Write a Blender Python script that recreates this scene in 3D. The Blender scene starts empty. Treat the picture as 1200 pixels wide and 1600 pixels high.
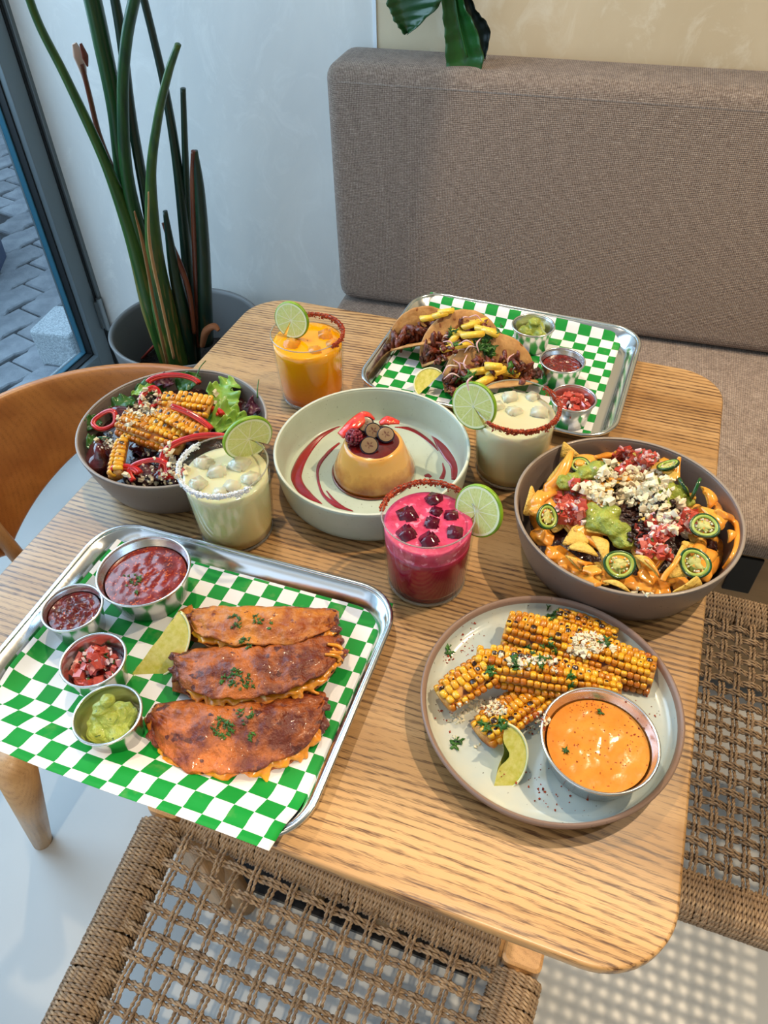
import bpy, bmesh, math, random
import numpy as np
from mathutils import Vector, Matrix, Euler, noise
PI = math.pi
S = bpy.context.scene
COL = S.collection

# ------------------------------------------------------------------ camera
PITCH, YAW, ROLL = 0.783494314, 0.371013704, -0.0285846686
CAM = Vector((0.570938993, -0.956130545, 1.354801235))
FPX = 1184.4993
MCAM = Matrix.Rotation(YAW, 3, 'Z') @ Matrix.Rotation(PITCH, 3, 'X') @ Matrix.Rotation(ROLL, 3, 'Z')
cd = bpy.data.cameras.new('camera')
cd.sensor_fit = 'VERTICAL'; cd.sensor_height = 32.0; cd.lens = FPX / 1600 * 32.0
cd.clip_start = 0.02; cd.clip_end = 60
cam = bpy.data.objects.new('camera', cd); COL.objects.link(cam)
cam.matrix_world = Matrix.Translation(CAM) @ MCAM.to_4x4()
S.camera = cam

# ------------------------------------------------------------------ light
S.view_settings.view_transform = 'Standard'
S.view_settings.look = 'None'
S.view_settings.gamma = 1.0
S.view_settings.use_curve_mapping = False
S.view_settings.exposure = -0.18
S.cycles.max_bounces = 10
S.cycles.transparent_max_bounces = 16
S.cycles.use_denoising = True
S.cycles.sample_clamp_indirect = 6.0
W = bpy.data.worlds.new('sky'); S.world = W; W.use_nodes = True
wn = W.node_tree.nodes; bg = wn['Background']
bg.inputs['Color'].default_value = (0.62, 0.80, 1.0, 1); bg.inputs['Strength'].default_value = 1.25

def light(name, kind, loc, target, energy, color, **kw):
    d = bpy.data.lights.new(name, kind); d.energy = energy; d.color = color
    for k, v in kw.items(): setattr(d, k, v)
    o = bpy.data.objects.new(name, d); COL.objects.link(o); o.location = loc
    o.rotation_euler = (Vector(target) - Vector(loc)).to_track_quat('-Z', 'Y').to_euler()
    return o
# warm ceiling spots: above the back left corner of the table, two over the bench at the right, one added at the front, cut off by an unseen added beam
light('ceiling_spot', 'SPOT', (-0.02, 0.02, 2.5), (0.42, -0.35, 0.75), 62, (1.0, 0.79, 0.53), spot_size=1.25, spot_blend=0.6, shadow_soft_size=0.03)
light('bench_spot', 'SPOT', (1.30, 0.12, 2.45), (0.95, -0.3, 0.4), 120, (1.0, 0.78, 0.52), spot_size=1.1, spot_blend=0.6, shadow_soft_size=0.02)
light('bench_spot.001', 'SPOT', (1.75, -0.25, 2.45), (0.95, -0.3, 0.4), 30, (1.0, 0.82, 0.60), spot_size=1.3, spot_blend=0.6, shadow_soft_size=0.02)
light('wall_spot', 'SPOT', (0.95, -0.55, 2.5), (0.92, 0.66, 0.95), 85, (1.0, 0.80, 0.56), spot_size=0.80, spot_blend=0.12, shadow_soft_size=0.02)
light('added_front_spot', 'SPOT', (0.70, -1.50, 2.5), (0.62, -0.85, 0.75), 150, (1.0, 0.84, 0.62), spot_size=0.75, spot_blend=0.8, shadow_soft_size=0.012)
# daylight of the tall window on the left, and an added fill light from the unseen front
light('window_daylight', 'AREA', (-1.25, -0.25, 1.5), (0.2, -0.2, 0.7), 40, (0.62, 0.80, 1.0), shape='RECTANGLE', size=1.6, size_y=1.7)
light('front_fill', 'AREA', (0.3, -2.5, 1.9), (0.3, 0.0, 0.8), 5, (0.93, 0.95, 1.0), shape='RECTANGLE', size=3.0, size_y=1.2)

# ------------------------------------------------------------------ helpers
def at(px, py, z):
    d = MCAM @ Vector(((px - 600) / FPX, -(py - 800) / FPX, -1))
    return CAM + d * ((z - CAM.z) / d.z)
def at_y(px, py, y):
    d = MCAM @ Vector(((px - 600) / FPX, -(py - 800) / FPX, -1))
    return CAM + d * ((y - CAM.y) / d.y)
def seen(p, m=60):
    d = MCAM.transposed() @ (Vector(p) - CAM)
    if d.z >= -0.02: return False
    x = 600 + FPX * d.x / -d.z; y = 800 - FPX * d.y / -d.z
    return -m < x < 1200 + m and -m < y < 1600 + m

def mesh(name, geo, mat=None, smooth=True):
    v, f = geo
    me = bpy.data.meshes.new(name)
    me.from_pydata([tuple(map(float, p)) for p in v], [], [tuple(int(i) for i in q) for q in f])
    if smooth: me.polygons.foreach_set('use_smooth', [True] * len(me.polygons))
    if mat is not None: me.materials.append(mat)
    me.update()
    return me
def put(name, me, parent=None, loc=(0, 0, 0), rot=(0, 0, 0), kind=None, label=None, scale=None):
    o = bpy.data.objects.new(name, me); COL.objects.link(o)
    o.location = loc; o.rotation_euler = rot
    if scale is not None: o.scale = (scale,) * 3 if isinstance(scale, (int, float)) else scale
    if parent is not None: o.parent = parent
    if kind: o['kind'] = kind
    if label: o['label'] = label
    return o
def part(name, geo, mat, parent, loc=(0, 0, 0), rot=(0, 0, 0), kind=None, label=None, smooth=True, autos=False):
    o = put(name, mesh(name, geo, mat, smooth), parent, loc, rot, kind, label)
    return o
def tag(o, label, cat, group=None, kind=None):
    o['label'] = label; o['category'] = cat
    if group: o['group'] = group
    if kind: o['kind'] = kind
    return o
def thing(name, label, cat, loc=(0, 0, 0), rot=(0, 0, 0), group=None):
    o = bpy.data.objects.new(name, None); COL.objects.link(o); o.empty_display_size = 0.02
    o.location = loc; o.rotation_euler = rot
    return tag(o, label, cat, group)
def single(name, geo, mat, label, cat, loc=(0, 0, 0), rot=(0, 0, 0), group=None, kind=None, smooth=True):
    return tag(part(name, geo, mat, None, loc, rot, smooth=smooth), label, cat, group, kind)
def structure(name, geo, mat, parent=None, smooth=False):
    o = part(name, geo, mat, parent, smooth=smooth)
    if parent is None: o['kind'] = 'structure'
    return o
def bevel(o, w=0.002, seg=2, ang=0.6):
    m = o.modifiers.new('bevel', 'BEVEL'); m.width = w; m.segments = seg; m.limit_method = 'ANGLE'; m.angle_limit = ang
    return o
def solid(o, t, off=-1):
    m = o.modifiers.new('solid', 'SOLIDIFY'); m.thickness = t; m.offset = off; return o
def subsurf(o, n=1):
    m = o.modifiers.new('sub', 'SUBSURF'); m.levels = n; m.render_levels = n; return o
def remesh(o, v):
    m = o.modifiers.new('remesh', 'REMESH'); m.mode = 'VOXEL'; m.voxel_size = v; m.use_smooth_shade = True
    return o

def join(gs):
    V, F, n = [], [], 0
    for v, f in gs:
        V.extend(v); F.extend([tuple(i + n for i in q) for q in f]); n += len(v)
    return V, F
def xf(geo, loc=(0, 0, 0), rot=(0, 0, 0), sc=1.0):
    M = Euler(rot).to_matrix(); L = Vector(loc)
    s = Vector((sc, sc, sc)) if isinstance(sc, (int, float)) else Vector(sc)
    return [M @ Vector((p[0] * s.x, p[1] * s.y, p[2] * s.z)) + L for p in geo[0]], geo[1]
def xm(geo, M):
    return [M @ Vector(p) for p in geo[0]], geo[1]
def box(x0, x1, y0, y1, z0, z1):
    v = [(x, y, z) for z in (z0, z1) for y in (y0, y1) for x in (x0, x1)]
    return v, [(0, 2, 3, 1), (4, 5, 7, 6), (0, 1, 5, 4), (2, 6, 7, 3), (0, 4, 6, 2), (1, 3, 7, 5)]
def prism(poly, z0, z1):
    n = len(poly)
    v = [(p[0], p[1], z0) for p in poly] + [(p[0], p[1], z1) for p in poly]
    return v, [tuple(range(n - 1, -1, -1)), tuple(range(n, 2 * n))] + [(i, (i + 1) % n, n + (i + 1) % n, n + i) for i in range(n)]
def lathe(prof, n=64, wob=0.0, seed=0):
    v, f = [], []
    m = len(prof)
    for i in range(n):
        a = 2 * PI * i / n; k = 1 + wob * math.sin(3 * a + seed)
        for r, z in prof: v.append((r * k * math.cos(a), r * k * math.sin(a), z))
    for i in range(n):
        j = (i + 1) % n
        for k in range(m - 1):
            f.append((i * m + k, j * m + k, j * m + k + 1, i * m + k + 1))
    if prof[0][0] > 1e-6: f.append(tuple(i * m for i in reversed(range(n)))) if prof[0][0] < 0 else None
    f = [q for q in f if q]
    return v, f
def loft(rings, closed=True, cap0=False, cap1=False):
    n = len(rings[0]); v = [p for r in rings for p in r]; f = []
    for k in range(len(rings) - 1):
        for i in range(n if closed else n - 1):
            j = (i + 1) % n
            f.append((k * n + i, k * n + j, (k + 1) * n + j, (k + 1) * n + i))
    if cap0: f.append(tuple(reversed(range(n))))
    if cap1: f.append(tuple(range((len(rings) - 1) * n, len(rings) * n)))
    return v, f
def rrect(w, h, r, z=0.0, k=8, cx=0, cy=0):
    out = []
    for sx, sy, a0 in ((1, 1, 0), (-1, 1, PI / 2), (-1, -1, PI), (1, -1, 1.5 * PI)):
        for i in range(k + 1):
            a = a0 + PI / 2 * i / k
            out.append((cx + sx * (w / 2 - r) + r * math.cos(a), cy + sy * (h / 2 - r) + r * math.sin(a), z))
    return out
def grid(fn, nu, nv, closeu=False):
    v = [fn(i / (nu if closeu else nu - 1), j / (nv - 1)) for i in range(nu) for j in range(nv)]; f = []
    for i in range(nu if closeu else nu - 1):
        ii = (i + 1) % nu
        for j in range(nv - 1): f.append((i * nv + j, ii * nv + j, ii * nv + j + 1, i * nv + j + 1))
    return v, f
def tube(pts, rad, n=8, closed=False, caps=True, flat=1.0, up=None):
    P = [Vector(p) for p in pts]; m = len(P)
    R = rad if isinstance(rad, (list, tuple)) else [rad] * m
    if len(R) != m: R = list(np.interp(np.linspace(0, 1, m), np.linspace(0, 1, len(R)), R))
    v, f = [], []; nrm = None
    for i in range(m):
        a = P[(i - 1) % m] if (closed or i > 0) else P[0]; b = P[(i + 1) % m] if (closed or i < m - 1) else P[-1]
        t = (b - a).normalized()
        if nrm is None:
            ref = Vector(up) if up else (Vector((0, 0, 1)) if abs(t.z) < 0.9 else Vector((1, 0, 0)))
            nrm = (ref - t * ref.dot(t)).normalized()
        else: nrm = (nrm - t * nrm.dot(t)).normalized()
        bn = t.cross(nrm)
        for k in range(n):
            c, s = math.cos(2 * PI * k / n), math.sin(2 * PI * k / n)
            v.append(P[i] + nrm * (c * R[i] * flat) + bn * (s * R[i]))
    for i in range(m if closed else m - 1):
        j = (i + 1) % m
        for k in range(n):
            l = (k + 1) % n; f.append((i * n + k, i * n + l, j * n + l, j * n + k))
    if caps and not closed: f.append(tuple(reversed(range(n)))); f.append(tuple((m - 1) * n + k for k in range(n)))
    return v, f
def smooth_path(pts, n=40):
    P = [Vector(p) for p in pts]; P = [2 * P[0] - P[1]] + P + [2 * P[-1] - P[-2]]; out = []
    segs = len(P) - 3
    for i in range(n):
        t = i / (n - 1) * segs; k = min(int(t), segs - 1); t -= k
        a, b, c, d = P[k:k + 4]
        out.append(0.5 * ((2 * b) + (c - a) * t + (2 * a - 5 * b + 4 * c - d) * t * t + (3 * b - a - 3 * c + d) * t ** 3))
    return out
_ico = {}
def ico(n=2):
    if n not in _ico:
        bm = bmesh.new(); bmesh.ops.create_icosphere(bm, subdivisions=n, radius=1)
        _ico[n] = ([v.co.copy() for v in bm.verts], [tuple(v.index for v in f.verts) for f in bm.faces]); bm.free()
    return _ico[n]
def blob(r, seed=0, amp=0.2, fr=1.5, n=3, sc=(1, 1, 1), amp2=0.0, fr2=6):
    v, f = ico(n); out = []; o = Vector((seed * 7.31, seed * 3.17, seed * 1.7))
    for p in v:
        k = 1 + amp * noise.noise(p * fr + o) * 2 + (amp2 * noise.noise(p * fr2 + o) if amp2 else 0)
        out.append(Vector((p.x * sc[0], p.y * sc[1], p.z * sc[2])) * (r * k))
    return out, f
def dice(s, rnd, j=0.25):
    v, f = box(-s, s, -s, s, -s, s)
    return [Vector(p) * (1 + rnd.uniform(-j, j)) for p in v], f
def scatter(rnd, n, posfn, geofn):
    gs = []
    for i in range(n):
        p = posfn(i)
        if p is None: continue
        gs.append(xf(geofn(i), p, (rnd.uniform(0, 6), rnd.uniform(0, 6), rnd.uniform(0, 6))))
    return join(gs)

# ------------------------------------------------------------------ materials
def srgb(r, g, b):
    return tuple(((c / 255) / 12.92 if c / 255 <= 0.04045 else ((c / 255 + 0.055) / 1.055) ** 2.4) for c in (r, g, b)) + (1,)
class NT:
    def __init__(s, name):
        s.m = bpy.data.materials.new(name); s.m.use_nodes = True; s.t = s.m.node_tree; s.n = s.t.nodes
        s.b = s.n['Principled BSDF']; s.out = s.n['Material Output']
    def new(s, t, **kw):
        n = s.n.new(t)
        for k, v in kw.items(): setattr(n, k, v)
        return n
    def link(s, a, b): s.t.links.new(a, b)
    def coord(s, which='Object', scale=(1, 1, 1), rot=(0, 0, 0), loc=(0, 0, 0)):
        c = s.new('ShaderNodeTexCoord'); m = s.new('ShaderNodeMapping')
        m.inputs['Scale'].default_value = scale; m.inputs['Rotation'].default_value = rot; m.inputs['Location'].default_value = loc
        s.link(c.outputs[which], m.inputs['Vector']); return m.outputs[0]
    def noise(s, vec, scale=5, detail=3, rough=0.5, dist=0.0):
        n = s.new('ShaderNodeTexNoise'); n.inputs['Scale'].default_value = scale; n.inputs['Detail'].default_value = detail
        n.inputs['Roughness'].default_value = rough; n.inputs['Distortion'].default_value = dist
        if vec is not None: s.link(vec, n.inputs['Vector'])
        return n.outputs['Fac']
    def vor(s, vec, scale=5, feature='F1', out='Distance'):
        n = s.new('ShaderNodeTexVoronoi'); n.inputs['Scale'].default_value = scale; n.feature = feature
        if vec is not None: s.link(vec, n.inputs['Vector'])
        return n.outputs[out]
    def ramp(s, fac, stops, interp='LINEAR'):
        r = s.new('ShaderNodeValToRGB'); r.color_ramp.interpolation = interp; e = r.color_ramp.elements
        while len(e) > 1: e.remove(e[-1])
        e[0].position = stops[0][0]; e[0].color = stops[0][1]
        for p, c in stops[1:]: k = e.new(p); k.color = c
        s.link(fac, r.inputs['Fac']); return r.outputs['Color']
    def math(s, op, a, b=None, c=None):
        m = s.new('ShaderNodeMath', operation=op)
        for i, x in enumerate((a, b, c)):
            if x is None: continue
            if isinstance(x, (int, float)): m.inputs[i].default_value = x
            else: s.link(x, m.inputs[i])
        return m.outputs[0]
    def mix(s, fac, a, b, mode='MIX'):
        m = s.new('ShaderNodeMix', data_type='RGBA', blend_type=mode)
        for i, x in ((0, fac), (6, a), (7, b)):
            if isinstance(x, (int, float)): m.inputs[i].default_value = x
            elif isinstance(x, tuple): m.inputs[i].default_value = x
            else: s.link(x, m.inputs[i])
        return m.outputs[2]
    def sep(s, vec):
        n = s.new('ShaderNodeSeparateXYZ'); s.link(vec, n.inputs[0]); return n.outputs
    def col(s, c): s.link(c, s.b.inputs['Base Color']) if not isinstance(c, tuple) else setattr(s.b.inputs['Base Color'], 'default_value', c); return s
    def set(s, **kw):
        for k, v in kw.items():
            i = s.b.inputs[k.replace('_', ' ')]
            if isinstance(v, (int, float, tuple)): i.default_value = v
            else: s.link(v, i)
        return s
    def bump(s, h, strength=0.3, dist=0.002):
        b = s.new('ShaderNodeBump'); b.inputs['Strength'].default_value = strength; b.inputs['Distance'].default_value = dist
        s.link(h, b.inputs['Height']); s.link(b.outputs[0], s.b.inputs['Normal']); return s
def W1(v): return (v, v, v, 1)
def mottled(name, c1, c2, scale=20, rough=0.5, bump=0.3, bd=0.001, bs=None, spots=None, metal=0.0, sss=0.0, coat=0.0, lo=0.35, hi=0.65, spec=0.5, randomize=0.0, transm=0.0, gen='Object'):
    t = NT(name); v = t.coord(gen); n1 = t.noise(v, scale, 4, 0.6)
    c = t.ramp(n1, [(lo, c1), (hi, c2)])
    if spots:
        sc, thr, cc = spots; n2 = t.noise(v, sc, 2, 0.5)
        k = t.ramp(n2, [(thr, W1(0)), (thr + 0.04, W1(1))]); c = t.mix(k, c, cc)
    if randomize:
        oi = t.new('ShaderNodeObjectInfo'); h = t.new('ShaderNodeHueSaturation'); h.inputs['Hue'].default_value = 0.5
        t.link(t.math('MULTIPLY_ADD', oi.outputs['Random'], randomize, 1 - randomize / 2), h.inputs['Value']); t.link(c, h.inputs['Color']); c = h.outputs[0]
    t.col(c).set(Roughness=rough, Metallic=metal)
    if sss: t.set(Subsurface_Weight=sss, Subsurface_Scale=0.004)
    if coat: t.set(Coat_Weight=coat, Coat_Roughness=0.08)
    if transm: t.set(Transmission_Weight=transm)
    t.set(Specular_IOR_Level=spec)
    if bump: t.bump(t.noise(v, bs or scale * 3, 3, 0.6), bump, bd)
    return t.m

def m_wood(name, light_c, mid_c, dark_c, axis='X', streak=1.0, rough=0.42, band=True, sc=1.0):
    t = NT(name); rot = {'X': (0, 0, 0), 'Y': (0, 0, PI / 2), 'Z': (0, PI / 2, 0)}[axis]
    v = t.coord('Object', rot=rot)
    def mp(x, y):
        m = t.new('ShaderNodeMapping'); m.inputs['Scale'].default_value = (x * sc, y * sc, y * sc); t.link(v, m.inputs['Vector']); return m.outputs[0]
    grow = t.noise(mp(1.1, 22), 1.0, 3, 0.5, 0.5)
    base = t.ramp(grow, [(0.3, mid_c), (0.62, light_c)])
    # growth rings: fine sine of y bent by low noise
    bend = t.noise(mp(1.0, 3.0), 1.0, 2, 0.4)
    y = t.sep(mp(1, 1))[1]
    ph = t.math('ADD', t.math('MULTIPLY', y, 1.0), t.math('MULTIPLY', bend, 0.16))
    ring = t.math('SINE', t.math('MULTIPLY', ph, 2 * PI * 150))
    pores = t.noise(mp(48, 820), 1.0, 2, 0.75)
    lowf = t.noise(mp(7, 90), 1.0, 2, 0.6)
    st = t.ramp(t.noise(mp(0.25, 8.5), 1.0, 1, 0.3), [(0.33, W1(0.0)), (0.47, W1(1))]) if band else 0.5
    dash = t.math('ADD', t.math('MULTIPLY', pores, 0.62), t.math('MULTIPLY', lowf, 0.30))
    dash = t.math('ADD', dash, t.math('MULTIPLY', ring, t.math('MULTIPLY', st, 0.105)))
    dash = t.math('ADD', dash, t.math('MULTIPLY', st, 0.05))
    k = t.ramp(dash, [(0.48, W1(0)), (0.66, W1(streak))])
    c = t.mix(k, base, dark_c)
    t.col(c).set(Roughness=rough, Coat_Weight=0.25, Coat_Roughness=0.28)
    t.bump(dash, -0.12, 0.001) if False else t.bump(t.math('MULTIPLY', dash, -1.0), 0.35, 0.0006)
    return t.m
M = {}
M['table'] = m_wood('oak_veneer', srgb(194, 154, 104), srgb(168, 126, 76), srgb(84, 52, 26), 'X')
M['wood'] = m_wood('oak_solid', srgb(205, 160, 108), srgb(184, 138, 88), srgb(130, 88, 50), 'Z', 0.5, band=False)
M['chairwood'] = m_wood('oiled_oak', srgb(196, 128, 62), srgb(165, 98, 42), srgb(110, 60, 24), 'X', 0.35, 0.35, band=False, sc=0.8)

def m_fabric():
    t = NT('woven_upholstery'); v = t.coord('Object'); x, y, z = t.sep(v)
    u = t.math('MULTIPLY', x, 2 * PI / 0.0066); w = t.math('MULTIPLY', t.math('ADD', z, t.math('MULTIPLY', y, 1.0)), 2 * PI / 0.0066)
    a = t.math('SINE', t.math('ADD', u, w)); b = t.math('SINE', t.math('SUBTRACT', u, w))
    wv = t.math('MULTIPLY', a, b)
    n = t.noise(v, 260, 2, 0.7); n2 = t.noise(t.coord('Object', (14, 14, 90)), 3, 3, 0.6)
    k = t.math('ADD', t.math('MULTIPLY', wv, 0.22), t.math('ADD', t.math('MULTIPLY', n, 0.7), t.math('MULTIPLY', n2, 0.35)))
    c = t.ramp(k, [(0.22, srgb(84, 70, 62)), (0.55, srgb(140, 122, 109)), (0.9, srgb(196, 180, 164))])
    t.col(c).set(Roughness=0.95, Specular_IOR_Level=0.15, Sheen_Weight=0.15); t.bump(t.math('ADD', wv, n), 0.5, 0.0012); return t.m
M['fabric'] = m_fabric()

def m_plaster(name, a, b, c3):
    t = NT(name); v = t.coord('Object', (1, 1, 0.55)); n = t.noise(v, 2.4, 5, 0.6, 0.6); n2 = t.noise(t.coord('Object', (1.6, 1, 1), rot=(0, 0.6, 0)), 7, 6, 0.7, 1.2)
    c = t.ramp(n, [(0.32, a), (0.68, b)]); c = t.mix(t.ramp(n2, [(0.52, W1(0)), (0.72, W1(0.55))]), c, c3)
    t.col(c).set(Roughness=0.75, Specular_IOR_Level=0.3); t.bump(n2, 0.25, 0.004); return t.m
M['wall_blue'] = m_plaster('limewash_grey', srgb(214, 215, 213), srgb(232, 230, 224), srgb(244, 243, 238))
M['wall_cream'] = m_plaster('limewash_cream', srgb(212, 192, 158), srgb(230, 212, 180), srgb(248, 240, 220))
M['floor'] = mottled('poured_floor', srgb(176, 177, 176), srgb(190, 190, 187), 1.2, 0.32, 0.05, 0.002, 14)
M['ceiling'] = mottled('ceiling_paint', srgb(215, 212, 205), srgb(225, 222, 215), 3, 0.9, 0.0)

def plain(name, c, rough=0.5, metal=0.0, **kw):
    t = NT(name); t.col(c).set(Roughness=rough, Metallic=metal, **kw); return t.m
def m_steel(name='brushed_steel', c=(0.72, 0.73, 0.74, 1), r0=0.12, r1=0.3, sc=(3, 160, 3)):
    t = NT(name); n = t.noise(t.coord('Object', sc), 6, 3, 0.7); n2 = t.noise(t.coord('Object'), 30, 3, 0.6)
    t.col(c).set(Metallic=1.0, Roughness=t.math('MULTIPLY_ADD', n, r1 - r0, r0)); t.bump(t.math('ADD', n, n2), 0.04, 0.0006); return t.m
M['steel'] = m_steel(); M['steel_tray'] = m_steel('tray_steel', (0.70, 0.72, 0.73, 1), 0.10, 0.24, (4, 90, 4))
M['steel_cup'] = m_steel('cup_steel', (0.74, 0.74, 0.74, 1), 0.13, 0.3, (8, 8, 220))
M['frame'] = plain('window_aluminium', srgb(118, 128, 132), 0.38, 0.55)
M['gasket'] = plain('rubber_gasket', srgb(14, 20, 24), 0.6)
M['bead'] = plain('glazing_bead', srgb(60, 110, 130), 0.2, 0.3)
M['black'] = plain('black_metal', srgb(14, 16, 20), 0.4, 0.2)
M['white'] = plain('white_trim', srgb(235, 240, 244), 0.5)
def m_thin_glass(name, tint=(1, 1, 1, 1), refl=1.0):
    t = NT(name); tr = t.new('ShaderNodeBsdfTransparent'); tr.inputs['Color'].default_value = tint
    gl = t.new('ShaderNodeBsdfGlossy'); gl.inputs['Roughness'].default_value = 0.02
    fr = t.new('ShaderNodeFresnel'); fr.inputs['IOR'].default_value = 1.5
    mx = t.new('ShaderNodeMixShader'); ge = t.new('ShaderNodeNewGeometry'); t.link(t.math('MULTIPLY', t.math('MULTIPLY', fr.outputs[0], refl), t.math('SUBTRACT', 1.0, ge.outputs['Backfacing'])), mx.inputs[0]); t.link(tr.outputs[0], mx.inputs[1]); t.link(gl.outputs[0], mx.inputs[2])
    t.link(mx.outputs[0], t.out.inputs['Surface']); return t.m
M['pane'] = m_thin_glass('window_glass', (0.88, 0.95, 0.98, 1), 1.0)
M['glass'] = m_thin_glass('tumbler_glass', (0.97, 0.985, 0.98, 1), 0.8)
M['glassbase'] = plain('glass_foot', (0.9, 0.93, 0.92, 1), 0.05, 0.0, Transmission_Weight=0.9, IOR=1.4)
M['ice'] = plain('ice', (0.93, 0.96, 1.0, 1), 0.08, 0.0, Transmission_Weight=0.85, IOR=1.28)

def m_ceramic(name, base, speck, rough=0.35, sc=380, thr=0.70, coat=0.2, var=None):
    t = NT(name); v = t.coord('Object'); n = t.noise(v, sc, 2, 0.5)
    c = base
    if var: c = t.mix(t.ramp(t.noise(v, 14, 4, 0.6), [(0.35, W1(0)), (0.7, W1(1))]), base, var)
    c = t.mix(t.ramp(n, [(thr, W1(0)), (thr + 0.04, W1(1))]), c, speck)
    t.col(c).set(Roughness=rough, Coat_Weight=coat, Coat_Roughness=0.12); t.bump(t.noise(v, 60, 2, 0.5), 0.05, 0.001); return t.m
M['stoneware'] = m_ceramic('brown_stoneware', srgb(118, 103, 94), srgb(74, 62, 56), 0.42)
M['mint'] = m_ceramic('mint_stoneware', srgb(176, 188, 170), srgb(140, 150, 134), 0.3, var=srgb(188, 200, 186))
M['plate_in'] = m_ceramic('pale_glaze', srgb(206, 206, 190), srgb(70, 62, 56), 0.16, 300, 0.72, 0.5, srgb(180, 196, 198))
M['plate_rim'] = m_ceramic('bare_clay_rim', srgb(146, 118, 102), srgb(100, 80, 68), 0.5)
M['pot'] = m_ceramic('grey_planter', srgb(112, 110, 108), srgb(96, 94, 92), 0.55)
M['soil'] = mottled('potting_soil', srgb(20, 14, 10), srgb(46, 32, 22), 60, 0.9, 1.0, 0.01)

def m_check(s=0.0173, ox=0, oy=0):
    t = NT('check_paper'); v = t.coord('UV'); x, y, z = t.sep(v)
    fx = t.math('FLOOR', t.math('ADD', x, ox)); fy = t.math('FLOOR', t.math('ADD', y, oy))
    k = t.math('FLOORED_MODULO', t.math('ADD', fx, fy), 2.0)
    c = t.mix(k, srgb(226, 225, 226), srgb(6, 138, 48))
    ob = t.coord('Object')
    g = t.ramp(t.noise(ob, 30, 4, 0.6), [(0.60, W1(0)), (0.8, W1(0.18))]); c = t.mix(g, c, srgb(225, 190, 150))
    t.col(c).set(Roughness=0.6, Specular_IOR_Level=0.3); t.bump(t.noise(ob, 45, 3, 0.5), 0.25, 0.003); return t.m
M['check'] = m_check()
M['tortilla_red'] = mottled('birria_tortilla', srgb(196, 106, 38), srgb(104, 38, 18), 30, 0.46, 1.0, 0.003, 150, coat=0.12, lo=0.40, hi=0.60, spots=(85, 0.62, srgb(84, 30, 16)))
M['tortilla_gold'] = mottled('golden_tortilla', srgb(208, 130, 44), srgb(150, 70, 26), 34, 0.46, 1.0, 0.0025, 150, coat=0.12, lo=0.42, hi=0.64, spots=(100, 0.63, srgb(120, 52, 22)))
M['tortilla_corn'] = mottled('corn_tortilla', srgb(206, 160, 100), srgb(172, 120, 68), 60, 0.6, 0.6, 0.0015, 160, spots=(80, 0.66, srgb(140, 82, 40)))
M['cheese'] = mottled('melted_cheese', srgb(238, 168, 40), srgb(214, 120, 24), 50, 0.28, 0.4, 0.001, 90, sss=0.15, coat=0.4, spots=(55, 0.68, srgb(246, 214, 140)))
M['cheese_sauce'] = mottled('cheese_sauce', srgb(250, 176, 70), srgb(242, 152, 44), 40, 0.22, 0.12, 0.001, 60, sss=0.15, coat=0.5)
M['meat'] = mottled('stewed_beef', srgb(136, 58, 34), srgb(66, 24, 16), 90, 0.35, 1.0, 0.003, 200, coat=0.4)
M['crumb'] = mottled('white_cheese', srgb(246, 238, 214), srgb(226, 208, 168), 80, 0.7, 0.3, 0.0008, 300, sss=0.15)
M['chip'] = mottled('corn_chip', srgb(238, 200, 100), srgb(220, 172, 66), 70, 0.6, 1.0, 0.0025, 200, spots=(330, 0.66, srgb(168, 108, 34)))
M['guac'] = mottled('guacamole', srgb(168, 178, 72), srgb(126, 140, 40), 60, 0.4, 1.0, 0.003, 170, sss=0.15, coat=0.3, spots=(160, 0.68, srgb(70, 96, 24)))
M['tomato'] = mottled('tomato_dice', srgb(212, 96, 78), srgb(168, 44, 34), 90, 0.25, 0.3, 0.001, 120, sss=0.15, coat=0.5, lo=0.3, hi=0.7, spots=(90, 0.62, srgb(236, 140, 118)))
M['onion'] = mottled('red_onion', srgb(238, 220, 214), srgb(214, 160, 168), 70, 0.25, 0.1, 0.001, 80, sss=0.2, coat=0.4)
M['herb'] = mottled('cilantro', srgb(62, 118, 36), srgb(26, 70, 22), 90, 0.45, 0.3, 0.001, 160, randomize=0.3)
M['chili'] = mottled('chili_salt', srgb(196, 78, 30), srgb(120, 30, 14), 300, 0.7, 0.6, 0.001, 600)
M['salt'] = mottled('coarse_salt', srgb(250, 250, 252), srgb(226, 232, 240), 300, 0.35, 0.6, 0.001, 600, sss=0.1)
M['salsa'] = mottled('red_salsa', srgb(120, 16, 8), srgb(70, 8, 6), 110, 0.2, 0.8, 0.002, 130, coat=0.7, spots=(200, 0.66, srgb(206, 84, 30)))
M['consomme'] = mottled('chili_broth', srgb(138, 28, 4), srgb(92, 14, 4), 60, 0.14, 0.15, 0.001, 200, coat=0.8, spots=(420, 0.6, srgb(196, 84, 20)))
M['orange_sauce'] = mottled('orange_cream_sauce', srgb(234, 152, 56), srgb(224, 134, 38), 50, 0.2, 0.35, 0.0012, 80, coat=0.6, spots=(300, 0.68, srgb(176, 60, 12)))
M['lime_rind'] = mottled('lime_rind', srgb(140, 178, 22), srgb(98, 146, 16), 60, 0.35, 0.4, 0.0006, 600, coat=0.3)
M['pith'] = plain('lime_pith', srgb(238, 240, 196), 0.5, Subsurface_Weight=0.2, Subsurface_Scale=0.002)
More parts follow.
